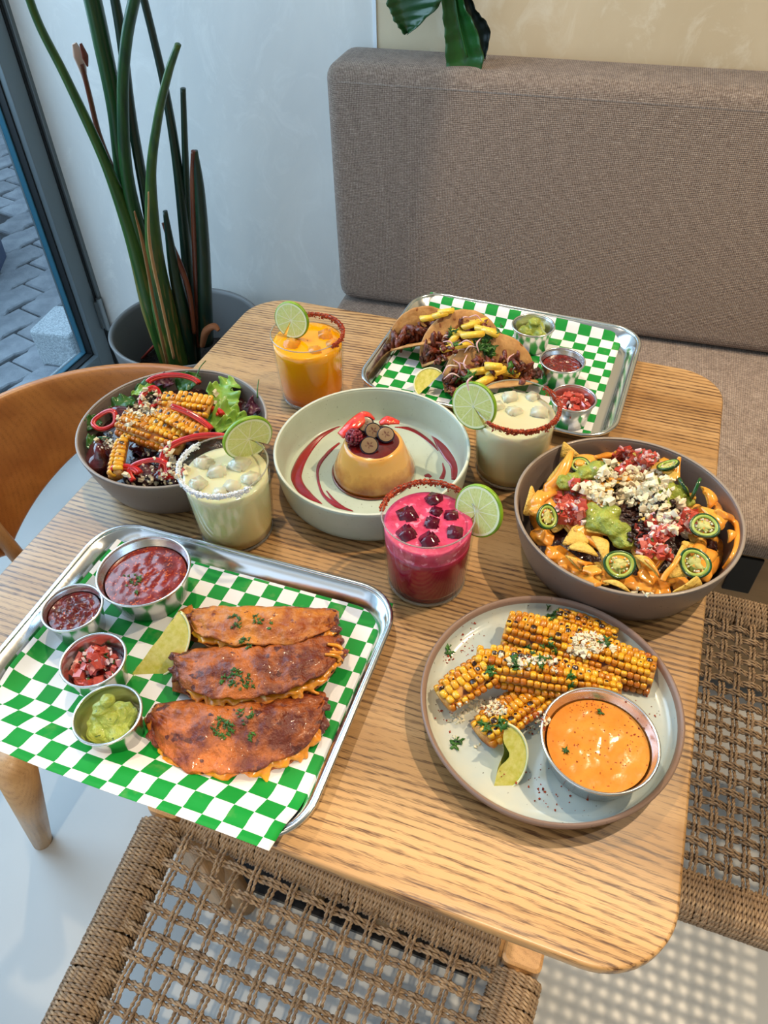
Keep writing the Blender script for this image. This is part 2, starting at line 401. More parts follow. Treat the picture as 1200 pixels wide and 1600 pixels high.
def m_lime(radial=True):
    t = NT('lime_flesh' if radial else 'lime_wedge_flesh'); v = t.coord('Object'); x, y, z = t.sep(v)
    if radial:
        a = t.math('ARCTAN2', y, x); u = t.math('MULTIPLY', a, 9 / (2 * PI)); fr = t.math('ABSOLUTE', t.math('SUBTRACT', t.math('FRACT', u), 0.5))
        r = t.math('SQRT', t.math('ADD', t.math('MULTIPLY', x, x), t.math('MULTIPLY', y, y)))
        # membrane width is constant in metres
        d = t.math('MULTIPLY', t.math('SUBTRACT', 0.5, fr), t.math('MULTIPLY', r, 2 * PI / 9))
        mem = t.ramp(t.math('MULTIPLY', d, 1000.0), [(0.25, W1(.8)), (0.65, W1(0))])
        core = t.ramp(t.math('MULTIPLY', r, 100), [(0.10, W1(1)), (0.22, W1(0))])
        ves = t.noise(t.mix(0.0, v, v) if False else v, 200, 2, 0.6)
        cv = t.new('ShaderNodeCombineXYZ'); t.link(t.math('MULTIPLY', a, 30.0), cv.inputs[0]); t.link(t.math('MULTIPLY', r, 260.0), cv.inputs[1])
        ves = t.noise(cv.outputs[0], 1.0, 2, 0.5)
        c = t.ramp(ves, [(0.35, srgb(206, 214, 118)), (0.65, srgb(230, 234, 160))])
        c = t.mix(t.math('MAXIMUM', mem, core), c, srgb(240, 242, 205))
    else:
        ves = t.noise(v, 180, 3, 0.6); c = t.ramp(ves, [(0.35, srgb(212, 204, 84)), (0.65, srgb(232, 224, 132))])
    t.col(c).set(Roughness=0.25, Subsurface_Weight=0.3, Subsurface_Scale=0.004, Coat_Weight=0.3); t.bump(ves, 0.3, 0.001); return t.m
M['lime'] = m_lime(); M['lime_wedge'] = m_lime(False)
def m_kernel(name, chars=0.5):
    t = NT(name); v = t.coord('Object'); x, y, z = t.sep(v); oi = t.new('ShaderNodeObjectInfo'); rnd = oi.outputs['Random']
    c = t.ramp(rnd, [(0.0, srgb(196, 116, 14)), (0.4, srgb(230, 162, 26)), (0.8, srgb(240, 186, 46)), (1.0, srgb(180, 94, 16))])
    n = t.noise(t.mix(0.5, v, v) if False else v, 350, 2, 0.5)
    d = t.math('SQRT', t.math('ADD', t.math('MULTIPLY', x, x), t.math('MULTIPLY', y, y)))
    d = t.math('ADD', t.math('MULTIPLY', d, 1000.0), t.math('MULTIPLY', t.math('SUBTRACT', n, 0.5), 2.2))
    thr = t.math('MULTIPLY', t.math('SUBTRACT', t.math('FRACT', t.math('MULTIPLY', rnd, 7.13)), 1 - chars), 3.2 / max(chars, 0.01))
    k = t.math('LESS_THAN', d, thr)
    c = t.mix(k, c, srgb(44, 20, 10))
    edge = t.ramp(t.math('MULTIPLY', z, 1000.0), [(0.0, W1(0.65)), (0.9, W1(0))])
    c = t.mix(edge, c, srgb(176, 84, 12))
    t.col(c).set(Roughness=0.28, Subsurface_Weight=0.12, Subsurface_Scale=0.002, Coat_Weight=0.35, Coat_Roughness=0.15); return t.m
M['kernel'] = m_kernel('corn_kernel', 0.42); M['kernel_dark'] = m_kernel('charred_kernel', 0.62)
M['cob'] = mottled('corn_cob', srgb(226, 178, 96), srgb(178, 96, 36), 80, 0.55, 0.6, 0.001, 160, spots=(60, 0.62, srgb(96, 44, 20)))
M['leaf'] = mottled('banana_leaf', srgb(34, 92, 34), srgb(22, 70, 26), 8, 0.3, 0.1, 0.001, 60, coat=0.2)
M['leaf_dark'] = mottled('dark_leaf', srgb(10, 18, 14), srgb(16, 28, 20), 8, 0.4, 0.1)  # near-black green of the one dark leaf
M['rope'] = mottled('paper_cord', srgb(166, 140, 110), srgb(112, 88, 66), 160, 0.62, 0.6, 0.0006, 700, randomize=0.25)
M['wood_bench'] = m_wood('bench_oak', srgb(176, 140, 96), srgb(150, 116, 76), srgb(100, 74, 46), 'X', 0.4, band=False)

# ================================================================== setting
structure('floor', box(-0.93, 2.6, -2.6, 0.9, -0.06, 0.0), M['floor'])
structure('ceiling', box(-0.95, 2.6, -2.3, 0.9, 2.6, 2.68), M['ceiling'])
SL = 0.062                                   # the back wall is turned a little against the table
def wall_y(x, y0=0.66): return y0 + SL * x
WX = -0.046
def wallgeo(x0, x1, y0=0.66, t=0.1):
    return prism([(x0, wall_y(x0, y0)), (x1, wall_y(x1, y0)), (x1, wall_y(x1, y0) + t), (x0, wall_y(x0, y0) + t)], 0, 2.6)
wb = structure('wall_back', wallgeo(WX, 2.6), M['wall_cream'])
structure('wall_back_panel', wallgeo(-0.885, WX), M['wall_blue'], wb)
structure('trim_1', prism([(WX - 0.0035, wall_y(WX) - 0.0025), (WX + 0.0035, wall_y(WX) - 0.0025), (WX + 0.0035, wall_y(WX) + 0.002), (WX - 0.0035, wall_y(WX) + 0.002)], 0.0, 2.6), M['white'])
structure('wall_right', box(2.6, 2.7, -2.6, 0.9, 0, 2.6), M['wall_cream'])
structure('wall_front', join([box(-0.95, 2.7, -2.7, -2.6, 2.2, 2.68), box(0.5, 2.7, -2.7, -2.6, 0, 2.2)]), M['wall_cream'])
structure('light_blocker_beam', box(-0.3, 1.5, -1.274, -0.93, 2.0, 2.12), M['ceiling'])     # unseen beam, added to cut the front spot's light off the table
structure('light_blocker_hanger_1', box(-0.3, -0.26, -1.2, -1.0, 2.12, 2.6), M['ceiling']); structure('light_blocker_hanger_2', box(1.46, 1.5, -1.2, -1.0, 2.12, 2.6), M['ceiling'])  # unseen hangers of the added light-blocking beam

# tall glazed window on the left: fixed jamb, sash, beading, pane, hinge
win = thing('window_1', 'tall grey aluminium window looking out on the paving', 'window'); del win['category']; win['kind'] = 'structure'
def wpart(n, g, m, bv=0.002):
    o = part(n, g, M[m], win, smooth=False); return bevel(o, bv)
wpart('window_jamb', box(-0.99, -0.885, 0.594, 0.66, 0.0, 2.5), 'frame')
wpart('seal_strip', box(-0.93, -0.893, 0.586, 0.5945, 0.03, 2.5), 'gasket', 0.0005)
for y0, y1, z0, z1 in ((0.532, 0.586, 0.035, 2.4), (-1.5, 0.532, 0.035, 0.115), (-1.55, -1.5, 0.035, 2.4), (-1.5, 0.532, 2.34, 2.4)):
    wpart('sash_frame', box(-0.965, -0.895, y0, y1, z0, z1), 'frame')
for y0, y1, z0, z1 in ((0.528, 0.533, 0.115, 2.34), (-1.5, 0.528, 0.114, 0.119)):
    wpart('glazing_bead', box(-0.955, -0.912, y0, y1, z0, z1), 'gasket', 0.001)
for y0, y1, z0, z1 in ((0.5235, 0.5285, 0.119, 2.34), (-1.5, 0.5235, 0.1185, 0.123)):
    wpart('bead_lip', box(-0.950, -0.932, y0, y1, z0, z1), 'bead', 0.002)
wpart('pane', box(-0.944, -0.938, -1.5, 0.526, 0.121, 2.34), 'pane', 0.0005)
wpart('threshold', box(-0.985, -0.88, -1.6, 0.60, 0.0, 0.035), 'gasket')
hg = part('hinge', join([tube([(-0.884, 0.5905, 0.172), (-0.884, 0.5905, 0.272)], 0.008, 12), box(-0.894, -0.887, 0.578, 0.603, 0.18, 0.264)]), plain('hinge_metal', srgb(150, 156, 158), 0.3, 0.8), win, smooth=False)
for z in (0.195, 0.249): part('screw', tube([(-0.888, 0.598, z), (-0.8855, 0.598, z)], 0.0035, 10), M['steel'], hg)
part('hinge', join([tube([(-0.884, 0.5905, 1.572), (-0.884, 0.5905, 1.672)], 0.008, 12), box(-0.894, -0.887, 0.578, 0.603, 1.58, 1.664)]), M['steel'], win, smooth=False)

# street outside
GZ = -0.03
pav = structure('pavement', box(-9, -0.985, -4, 9, GZ - 0.1, GZ - 0.012), mottled('paving_bed', srgb(40, 44, 50), srgb(56, 60, 66), 20, 0.95, 0.5))
M['paver'] = mottled('grey_paver', srgb(124, 130, 138), srgb(158, 163, 170), 12, 0.8, 0.8, 0.003, 160, randomize=0.35, spots=(260, 0.66, srgb(160, 166, 172)))
pw, pl, ch = 0.13, 0.235, 0.016
pp = []
# a paver with two stepped flanks
out = [(0, 0), (pl * .25, 0), (pl * .35, ch), (pl * .65, ch), (pl * .75, 0), (pl, 0), (pl, pw), (pl * .75, pw), (pl * .65, pw + ch), (pl * .35, pw + ch), (pl * .25, pw), (0, pw)]
cx, cy = pl / 2, pw / 2 + ch / 2
out = [((x - cx) * 0.965, (y - cy) * 0.95) for x, y in out]
inn = [(x * 0.95, y * 0.93) for x, y in out]
n = len(out)
pv = [(x, y, -0.05) for x, y in out] + [(x, y, -0.005) for x, y in out] + [(x, y, 0) for x, y in inn]
pf = [(k * n + i, k * n + (i + 1) % n, (k + 1) * n + (i + 1) % n, (k + 1) * n + i) for k in range(2) for i in range(n)] + [tuple(range(2 * n, 3 * n))]
pme = mesh('paver', (pv, pf), M['paver'], smooth=False)
ang = 1.33; ca, sa = math.cos(ang), math.sin(ang); rr = random.Random(5); cnt = 0
cand = []
for i in range(-24, 40):
    for j in range(-30, 40):
        u = i * pl + (j % 2) * pl / 2; v = j * pw
        x = -1.6 + ca * u - sa * v; y = 0.9 + sa * u + ca * v
        if x > -1.1 or x < -6 or not seen((x, y, GZ), 25): continue
        d = MCAM.transposed() @ (Vector((x, y, GZ)) - CAM); px = 600 + FPX * d.x / -d.z
        if px > 190: continue
        cand.append(((Vector((x, y, GZ)) - CAM).length, x, y))
cand.sort()
for d, x, y in cand[:300]:
    put('paver', pme, pav, (x, y, GZ + rr.uniform(-0.003, 0.002)), (rr.uniform(-.008, .008), rr.uniform(-.008, .008), ang))
far = [(x, y) for d, x, y in cand[300:]]
if far:
    o = part('pavers', join([xf((pv, pf), (x, y, GZ), (0, 0, ang)) for x, y in far]), M['paver'], pav, kind='stuff', smooth=False)
M['granite'] = mottled('speckled_granite', srgb(150, 158, 164), srgb(196, 204, 208), 160, 0.75, 0.5, 0.001, 300, spots=(420, 0.6, srgb(92, 100, 108)))
structure('curb', box(-1.075, -0.988, -2.0, 0.62, GZ - 0.02, 0.03), M['granite'])
g = single('granite_block', xf(join([prism([(-.075, -.08), (.07, -.085), (.075, .085), (-.07, .08)], 0, 0.13)]), (0, 0, 0)), M['granite'], 'rough grey granite block on the paving outside the window', 'stone', (-1.150, 0.690, GZ + 0.0), (0, 0, 0.15), smooth=False)
bevel(g, 0.012, 3)
c0 = at(14, 482, GZ)
crate = thing('planter_box', 'dark blue box standing on the paving outside at far left', 'box', (c0.x - 0.36, c0.y + 0.16, GZ), (0, 0, 0.5))
M['blue_box'] = plain('dark_blue_plastic', srgb(16, 46, 84), 0.5)
part('body', loft([rrect(.30, .30, .05, 0), rrect(.32, .32, .055, .26), rrect(.335, .335, .055, .262), rrect(.335, .335, .055, .29), rrect(.30, .30, .05, .29), rrect(.28, .28, .05, .03)], cap0=True, cap1=True), M['blue_box'], crate, smooth=False)

# ================================================================== upholstered bench
RB = math.atan(SL)
bench = thing('bench', 'built-in bench upholstered in taupe woven fabric along the wall', 'bench', (-0.095, 0.499, 0), (0, 0, RB))
def cushion(name, x0, x1, y0, y1, z0, z1, r=0.022, k=5):
    # rounded box
    bm = bmesh.new(); bmesh.ops.create_cube(bm, size=1)
    for v in bm.verts: v.co = Vector(((x0 + x1) / 2 + v.co.x * (x1 - x0), (y0 + y1) / 2 + v.co.y * (y1 - y0), (z0 + z1) / 2 + v.co.z * (z1 - z0)))
    bmesh.ops.bevel(bm, geom=bm.edges[:], offset=r, segments=k, affect='EDGES', profile=0.5)
    me = bpy.data.meshes.new(name); bm.to_mesh(me); bm.free(); me.polygons.foreach_set('use_smooth', [True] * len(me.polygons)); me.materials.append(M['fabric'])
    return put(name, me, bench)
cushion('backrest', 0.0, 2.4, 0.0, 0.145, 0.455, 0.945, 0.03)
cushion('seat_cushion', 0.0, 2.4, -0.535, 0.14, 0.40, 0.452, 0.018)
part('seam', tube([(0.03, 0.001, 0.9455 - 0.03), (2.37, 0.001, 0.9455 - 0.03)], 0.0016, 6), M['fabric'], bench)
bevel(part('base_panel', box(0.02, 2.4, -0.522, 0.14, 0.05, 0.40), M['wood_bench'], bench, smooth=False), 0.003)
part('plinth', box(0.05, 2.4, -0.48, 0.14, 0.0, 0.05), M['black'], bench, smooth=False)
bevel(part('vent_plate', box(0.88, 0.925, -0.527, -0.521, 0.31, 0.396), M['black'], bench, smooth=False), 0.002)

# ================================================================== table
TW, TD = 0.70, 0.7708
table = thing('dining_table', 'square oak veneer table with rounded corners, covered in dishes', 'table', (TW / 2, -TD / 2, 0))
rings = []
for ins, z in ((0.040, .722), (0.034, .7225), (0.006, .7345), (0.001, .7365), (0.0, .739), (0.0, .7475), (0.0010, .7492), (0.0026, .75)):
    rings.append(rrect(TW - 2 * ins, TD - 2 * ins, 0.062 - ins, z, 14))
part('tabletop', loft(rings, cap0=True, cap1=True), M['table'], table)
for y in (-0.205, 0.18):
    f = part('foot', prism(rrect(0.44, 0.06, 0.008, 0, 3, 0, y)[:], 0, 0.012), M['black'], table, smooth=False)
    f.data = mesh('foot', (lambda q: q)(loft([rrect(0.44, .06, .012, 0, 4, 0, y), rrect(.44, .06, .012, .012, 4, 0, y)], cap0=True, cap1=True)), M['black'], False)
    for x in (-0.065, 0.065):
        part('leg', tube([(x, y, 0.011), (x * 1.05, y, .71)], [0.020, 0.026], 16), M['wood'], table)
    part('top_rail', box(-0.22, 0.22, y - .025, y + .025, .70, .7215), M['wood'], table, smooth=False)

# ================================================================== woven cord seats
def twist(p0, p1, r=0.0015, gap=0.0016, pitch=0.013, off=(0, 0, 0), wave=None, ph=0.0, n=5, seg=4.0):
    """two plies twisted round each other along p0 -> p1; wave(t) lifts the middle line"""
    p0, p1 = np.array(p0, float), np.array(p1, float); L = np.linalg.norm(p1 - p0); d = (p1 - p0) / L
    m = max(6, int(L / pitch * seg)); t = np.linspace(0, 1, m)
    side = np.cross([0, 0, 1], d); side /= np.linalg.norm(side); up = np.cross(d, side)
    z = np.array([wave(a) for a in t]) if wave else np.zeros(m)
    c = p0 + np.outer(t * L, d) + np.outer(z, [0, 0, 1]) + np.array(off)
    g = []
    for k in (0, PI):
        a = t * L / pitch * 2 * PI + k + ph
        q = c + np.outer(np.cos(a) * gap, side) + np.outer(np.sin(a) * gap, up)
        g.append(tube([tuple(x) for x in q], r, n, caps=True))
    return join(g)
def wrap_loop(w, h, r=0.0016, gap=0.0015, turns=9, n=5):
    c = rrect(w, h, min(w, h) * 0.45, 0, 5); c = [Vector(p) for p in c]
    # resample evenly
    P = c + [c[0]]; D = [0]
    for a, b in zip(P, P[1:]): D.append(D[-1] + (b - a).length)
    m = turns * 5; q = []
    for i in range(m):
        s = D[-1] * i / m; k = max(j for j in range(len(D)) if D[j] <= s); k = min(k, len(P) - 2)
        q.append(P[k].lerp(P[k + 1], (s - D[k]) / max(1e-9, D[k + 1] - D[k])))
    g = []
    for ph in (0, PI):
        pts = []
        for i in range(m):
            t = (q[(i + 1) % m] - q[i - 1]).normalized(); s = Vector((0, 0, 1)); u = t.cross(s); a = 2 * PI * turns * i / m + ph
            pts.append(q[i] + s * math.cos(a) * gap + u * math.sin(a) * gap)
        g.append(tube(pts, r, n, closed=True))
    return join(g)
LOOP = mesh('cord_wrap', wrap_loop(0.050, 0.042), M['rope'])
LOOP2 = mesh('cord_wrap', wrap_loop(0.036, 0.046), M['rope'])
def woven_chair(name, label, group, quad, ztop, nwarp, nweft, wraps, inside=0.05, rows_out=None, leg_splay=0.0, seed=1):
    """quad: far-left, far-right, near-right, near-left corners (centres of the corner posts)"""
    rnd = random.Random(seed)
    Q = [Vector((a, b, 0)) for a, b in quad]; cen = sum(Q, Vector()) / 4
    t = thing(name, label, 'chair', (cen.x, cen.y, 0), group=group); q = [p - cen for p in Q]; zr = ztop - 0.021
    for p in q:
        s = (p.normalized()) * leg_splay
        part('leg', loft([rrect(.030, .030, .006, 0.0, 3, p.x + s.x, p.y + s.y), rrect(.042, .042, .007, ztop - .10, 3, p.x, p.y), rrect(.042, .042, .007, ztop - .003, 3, p.x, p.y), rrect(.036, .036, .005, ztop, 3, p.x, p.y)], cap0=True, cap1=True), M['wood'], t, smooth=False)
    sides = [(0, 1), (1, 2), (2, 3), (3, 0)]
    for k, (a, b) in enumerate(sides):
        A, B = q[a], q[b]; d = (B - A).normalized()
        part('rail', tube([A + Vector((0, 0, zr)), B + Vector((0, 0, zr))], 0.0145, 10), M['wood'], t)
        L = (B - A).length; n = wraps[k]
        if n is None: continue
        stuff = n < 0; n = abs(n); gl = []
        for i in range(n):
            f = 0.026 + (L - 0.052) * (i + 0.5) / n
            p = A + d * f + Vector((0, 0, zr + rnd.uniform(-.0006, .0006)))
            ax = d; up = Vector((0, 0, 1)); sd = up.cross(ax)
            Mx = Matrix((sd, up, ax)).transposed()
            Mx = Matrix.Rotation(rnd.uniform(-.05, .05) + 0.06, 3, up) @ Matrix.Rotation(rnd.uniform(-.03, .03), 3, sd) @ Mx
            if stuff: gl.append((Mx, p))
            else:
                put('cord_wrap', LOOP, t, p, Mx.to_euler())
        if gl:
            base = wrap_loop(0.044, 0.040); gs = [([m_ @ v + p_ for v in base[0]], base[1]) for m_, p_ in gl]
            part('cord_wraps', join(gs), M['rope'], t, kind='stuff')
    # lattice: strands of paired cords, over and under
    def bil(u, v): return (q[0] * (1 - u) + q[1] * u) * (1 - v) + (q[3] * (1 - u) + q[2] * u) * v
    A_, B_ = nwarp, nweft
    zc = ztop - 0.006; am = 0.0028
    for i in range(A_):                      # run far -> near
        u = (i + 0.5) / A_ * 0.86 + 0.07; p0 = bil(u, 0.015); p1 = bil(u, 0.985)
        def wv(tt, i=i): return am * math.sin(PI * (tt * 0.97 + .015 - 0.07) / 0.86 * B_ + PI * i)
        g = join([twist((p0.x, p0.y, zc), (p1.x, p1.y, zc), 0.00125, 0.0012, 0.012, (o, 0, 0), wv, i + o * 900) for o in (-0.0026, 0.0026)])
        part('cord', g, M['rope'], t)
    for j in range(B_):                      # run left -> right
        v = (j + 0.5) / B_ * 0.86 + 0.07; p0 = bil(0.015, v); p1 = bil(0.985, v)
        def wv(tt, j=j): return -am * math.sin(PI * (tt * 0.97 + .015 - 0.07) / 0.86 * A_ + PI * j)
        g = join([twist((p0.x, p0.y, zc), (p1.x, p1.y, zc), 0.0015, 0.0015, 0.018, (0, o, 0), wv, j * 1.3 + o * 700) for o in (-0.0024, 0.0024)])
        part('cord', g, M['rope'], t)
    return t
woven_chair('woven_seat', 'woven paper-cord seat with corner leg in front of the table', 'woven cord seats', [(0.166, -0.670), (0.612, -0.684), (0.59, -1.09), (0.205, -1.09)], 0.455, 16, 15, (94, 88, -84, 88), leg_splay=0.03, seed=3)
woven_chair('woven_seat', 'woven paper-cord seat at the right side of the table', 'woven cord seats', [(0.60, -0.135), (1.06, -0.135), (1.06, -0.565), (0.60, -0.565)], 0.455, 21, 20, (92, -78, 100, -40), leg_splay=0.02, seed=9)

# ================================================================== round-backed chair on the left
ch = thing('round_back_chair', 'oiled oak chair with a curved wooden backrest tucked under the left table edge', 'chair', (-0.045, -0.42, 0))
def backrest(u, v):
    a = math.radians(62 + 236 * u)
    lift = 0.0
    zt, zb = 0.698, 0.60 - 0.125 * max(0, 1 - abs(math.degrees(a) - 180) / 58) ** 1.1
    e = min(1.0, min(u, 1 - u) * 14); zt = 0.65 + (zt - 0.65) * math.sqrt(e); zb = 0.65 - (0.65 - zb) * math.sqrt(e)
    # closed section: inner face, top, outer face, bottom
    s = v * 4; ri, ro = 0.249, 0.268
    def sup(p): return math.copysign(abs(p) ** 0.45, p)
    c, sn = sup(math.cos(2 * PI * v)), sup(math.sin(2 * PI * v))
    r = (ri + ro) / 2 + (ro - ri) / 2 * c; z = (zt + zb) / 2 + (zt - zb) / 2 * sn
    r += (z - 0.65) * 0.16
    return (r * math.cos(a), r * math.sin(a), z)
part('backrest', grid(backrest, 90, 33), M['chairwood'], ch)
part('seat', loft([[(r * math.cos(a) , r * math.sin(a) , z) for a in [2 * PI * i / 48 for i in range(48)]] for r, z in ((.18, .405), (.205, .41), (.21, .425), (.205, .44), (.0, .44))]), M['chairwood'], ch)
part('leg', tube([(-0.165, -0.25, 0.0), (-0.031, -0.263, 0.42)], [0.0165, 0.029], 18), M['wood'], ch)
part('leg', tube([(0.228, -0.223, 0.0), (0.15, -0.19, 0.42)], [0.0165, 0.024], 18), M['wood'], ch)
part('leg', tube([(-0.165, 0.20, 0.0), (-0.11, 0.15, 0.42)], [0.0165, 0.024], 18), M['wood'], ch)
part('leg', tube([(0.228, 0.20, 0.0), (0.15, 0.15, 0.42)], [0.0165, 0.024], 18), M['wood'], ch)
for a in (math.radians(100), math.radians(255), math.radians(180)):
    part('back_post', tube([(0.19 * math.cos(a), 0.19 * math.sin(a), .42), (0.256 * math.cos(a), 0.256 * math.sin(a), .625)], 0.012, 12), M['wood'], ch)

# ================================================================== planter and plant
pot = thing('planter', 'large round grey planter standing by the window', 'planter', (-0.458, 0.393, 0))
prof = [(0.001, 0.0), (0.125, 0.0), (0.135, 0.008), (0.180, 0.37), (0.1825, 0.379), (0.179, 0.3825), (0.1735, 0.379), (0.171, 0.37), (0.160, 0.22), (0.158, 0.20)]
part('body', lathe(prof, 80), M['pot'], pot)
so = part('soil', grid(lambda u, v: ((0.164 * v) * math.cos(2 * PI * u), (0.164 * v) * math.sin(2 * PI * u), 0.245 + 0.008 * noise.noise(Vector((v * 6 * math.cos(2 * PI * u), v * 6 * math.sin(2 * PI * u), 1)))), 60, 16, True), M['soil'], pot, kind='stuff')
plant = thing('potted_plant', 'tall potted plant of long upright green stalks beside the window', 'plant', (-0.43, 0.36, 0.24))
def m_stalk(name, a, b, c):
    t = NT(name); v = t.coord('Object'); n = t.noise(t.coord('Object', (60, 60, 3)), 1.0, 3, 0.6)
    cc = t.ramp(n, [(0.35, a), (0.65, b)]); z = t.sep(v)[2]
    k = t.math('MULTIPLY', t.ramp(t.noise(t.coord('Object', (90, 90, 5)), 1.0, 2, 0.6), [(0.55, W1(0)), (0.62, W1(1))]), t.ramp(z, [(0.1, W1(1)), (0.42, W1(0))]))
    t.col(t.mix(k, cc, c)).set(Roughness=0.35, Coat_Weight=0.2); return t.m
st_g = m_stalk('green_stalk', srgb(38, 84, 34), srgb(24, 62, 34), srgb(140, 110, 56)); st_l = m_stalk('light_stalk', srgb(66, 98, 34), srgb(34, 72, 30), srgb(150, 120, 60))
st_d = m_stalk('dark_stalk', srgb(16, 44, 36), srgb(22, 56, 34), srgb(70, 60, 34)); st_b = m_stalk('dry_stalk', srgb(84, 34, 20), srgb(120, 64, 36), srgb(60, 24, 14))
def stalk(name, pts, wid, mt, y0, y1, label=None, flat=0.75):
    n = len(pts); P = [at_y(x, y, y0 + (y1 - y0) * (1 - i / (n - 1))) for i, (x, y) in enumerate(pts)]
    dist = [(p - CAM).length for p in P]
    R = [w / 2 / FPX * d for w, d in zip(wid, dist)]
    P = smooth_path([p - plant.location for p in P], 48)
    R = list(np.interp(np.linspace(0, 1, 48), np.linspace(0, 1, n), R))
    o = part(name, tube(P, R, 12, flat=flat), M_[mt] if isinstance(mt, str) else mt, plant); 
    if label: o['label'] = label
    return o
M_ = M
stalk('stalk', [(36, -30), (62, 40), (105, 125), (165, 255), (207, 370), (238, 480), (268, 572)], [12, 12, 13, 16, 26, 38, 34], st_l, 0.36, 0.30)
stalk('stalk', [(136, -40), (158, 60), (180, 170), (194, 290), (222, 420), (268, 560)], [27, 27, 26, 24, 30, 30], st_g, 0.38, 0.36)
stalk('stalk', [(214, -20), (198, 60), (192, 150), (198, 270), (222, 380), (272, 560)], [18, 18, 18, 20, 24, 26], st_g, 0.36, 0.33)
stalk('stalk', [(220, -20), (240, 60), (258, 140), (276, 250), (290, 380), (305, 560)], [12, 12, 13, 16, 20, 22], st_d, 0.42, 0.41)
stalk('stalk', [(278, 70), (262, 118), (246, 190), (236, 280), (242, 400), (258, 490), (280, 578)], [10, 13, 14, 16, 28, 38, 34], st_l, 0.33, 0.27, 'pale green stalk with a cut tip')
stalk('stalk', [(286, 138), (289, 230), (293, 330), (300, 520)], [9, 11, 13, 16], st_d, 0.43, 0.42)
stalk('stalk', [(305, 236), (312, 300), (318, 400), (322, 535)], [9, 18, 24, 28], st_d, 0.40, 0.38)
stalk('stalk', [(302, 236), (302, 290), (306, 400), (312, 540)], [8, 11, 13, 12], st_b, 0.395, 0.375)
stalk('stalk', [(176, -20), (190, 60), (205, 180), (226, 300), (250, 430), (280, 560)], [14, 16, 16, 17, 22, 26], st_d, 0.39, 0.375)
stalk('dry_stalk', [(128, 100), (140, 150), (155, 210), (176, 265), (196, 305), (206, 340)], [7, 8, 8, 10, 8, 6], st_b, 0.37, 0.365)
stalk('dry_stalk', [(254, 348), (266, 378), (284, 420), (296, 460), (304, 520)], [4, 9, 10, 9, 8], st_b, 0.36, 0.37)
stalk('stalk', [(258, 330), (272, 420), (288, 500), (298, 575)], [8, 20, 28, 26], st_d, 0.37, 0.35)
stalk('stalk', [(236, 400), (250, 460), (268, 520), (282, 575)], [14, 26, 32, 30], st_g, 0.34, 0.31)
stalk('sheath', [(210, 330), (224, 385), (240, 470), (262, 570)], [3, 7, 6, 6], plain('dry_sheath', srgb(150, 108, 66), 0.6), 0.285, 0.265, flat=0.5)
stalk('sheath', [(232, 300), (234, 380), (252, 470), (272, 560)], [3, 7, 6, 6], M_['wood'], 0.27, 0.25, flat=0.5)
stalk('dry_stalk', [(222, 560), (250, 535), (262, 560), (280, 580)], [5, 6, 6, 5], plain('red_dry_stalk', srgb(120, 30, 14), 0.6), 0.33, 0.34)
stalk('dry_husk', [(116, 68), (122, 85), (130, 110), (134, 134)], [9, 19, 13, 4], plain('dry_husk', srgb(206, 176, 158), 0.7), 0.37, 0.365, 'dry pale husk', flat=0.4)
stalk('dry_husk', [(126, 68), (133, 88), (137, 104)], [5, 12, 3], plain('dry_husk_brown', srgb(120, 52, 34), 0.7), 0.36, 0.36, flat=0.4)
stalk('offshoot', [(316, 540), (322, 518), (334, 510), (342, 516)], [10, 16, 12, 6], plain('orange_sheath', srgb(150, 92, 54), 0.7), 0.35, 0.36)

# hanging leaves at the top of the picture
hang = thing('hanging_plant', 'broad green leaves hanging in front of the wall above the bench', 'plant', tuple(at_y(690, -40, 0.56)))
def leafgeo(spine, wl, wr, y0, curl=0.02, thick=0.0012, serr=0.0):
    P = smooth_path([at_y(x, y, y0) - hang.location for x, y in spine], 24); n = len(P)
    def f(u, v):
        i = min(n - 1, int(round(u * (n - 1)))); p = P[i]; t = (P[min(i + 1, n - 1)] - P[max(i - 1, 0)]).normalized()
        s = t.cross(Vector((0, -1, 0.0))).normalized(); w = np.interp(u, np.linspace(0, 1, len(wl)), wl if v < .5 else wr) / FPX * 1.65
        k = (v - .5) * 2; w *= 1 + serr * math.sin(u * 24) * abs(k)
        return p + s * (-k * w) + Vector((0, -1, 0)) * (curl * (k * k) * (1 if True else 0) + 0.003 * math.cos(u * 40) * abs(k))
    return grid(f, n, 11)
o = solid(part('leaf', leafgeo([(618, -40), (628, 0), (634, 30), (637, 52)], [10, 18, 12, 1], [90, 75, 34, 1], 0.575, 0.012, serr=.05), M['leaf'], hang), 0.0012)
o = solid(part('leaf', leafgeo([(708, -40), (712, 10), (722, 50), (730, 96), (738, 128)], [12, 14, 20, 26, 10], [12, 14, 22, 26, 10], 0.555, 0.015), M['leaf'], hang), 0.0012)
o = solid(part('leaf', leafgeo([(722, -30), (738, 20), (752, 50), (756, 92)], [4, 8, 18, 3], [4, 8, 14, 3], 0.60, 0.01), M['leaf_dark'], hang, label='dark leaf'), 0.0012)
hb = at_y(690, -60, .56) - hang.location
part('stem', tube(smooth_path([hb + Vector((.01, 0, 0)), hb + Vector((.02, .01, .10)), hb + Vector((.03, .02, .24))], 14), 0.0026, 8), M['leaf'], hang)
part('petiole', tube(smooth_path([at_y(618, -40, .575) - hang.location, hb + Vector((-.04, 0, .05)), hb + Vector((.016, .006, .07))], 14), 0.0020, 8), M['leaf'], hang)
part('pot', lathe([(.001, 0), (.045, 0), (.060, .10), (.056, .10), (.052, .085), (.001, .085)], 40), M['stoneware'], hang, loc=hb + Vector((.03, .02, .16)))
part('wall_hook', tube([hb + Vector((.03, .05, .20)), hb + Vector((.03, .115, .20))], .004, 8), M['black'], hang)
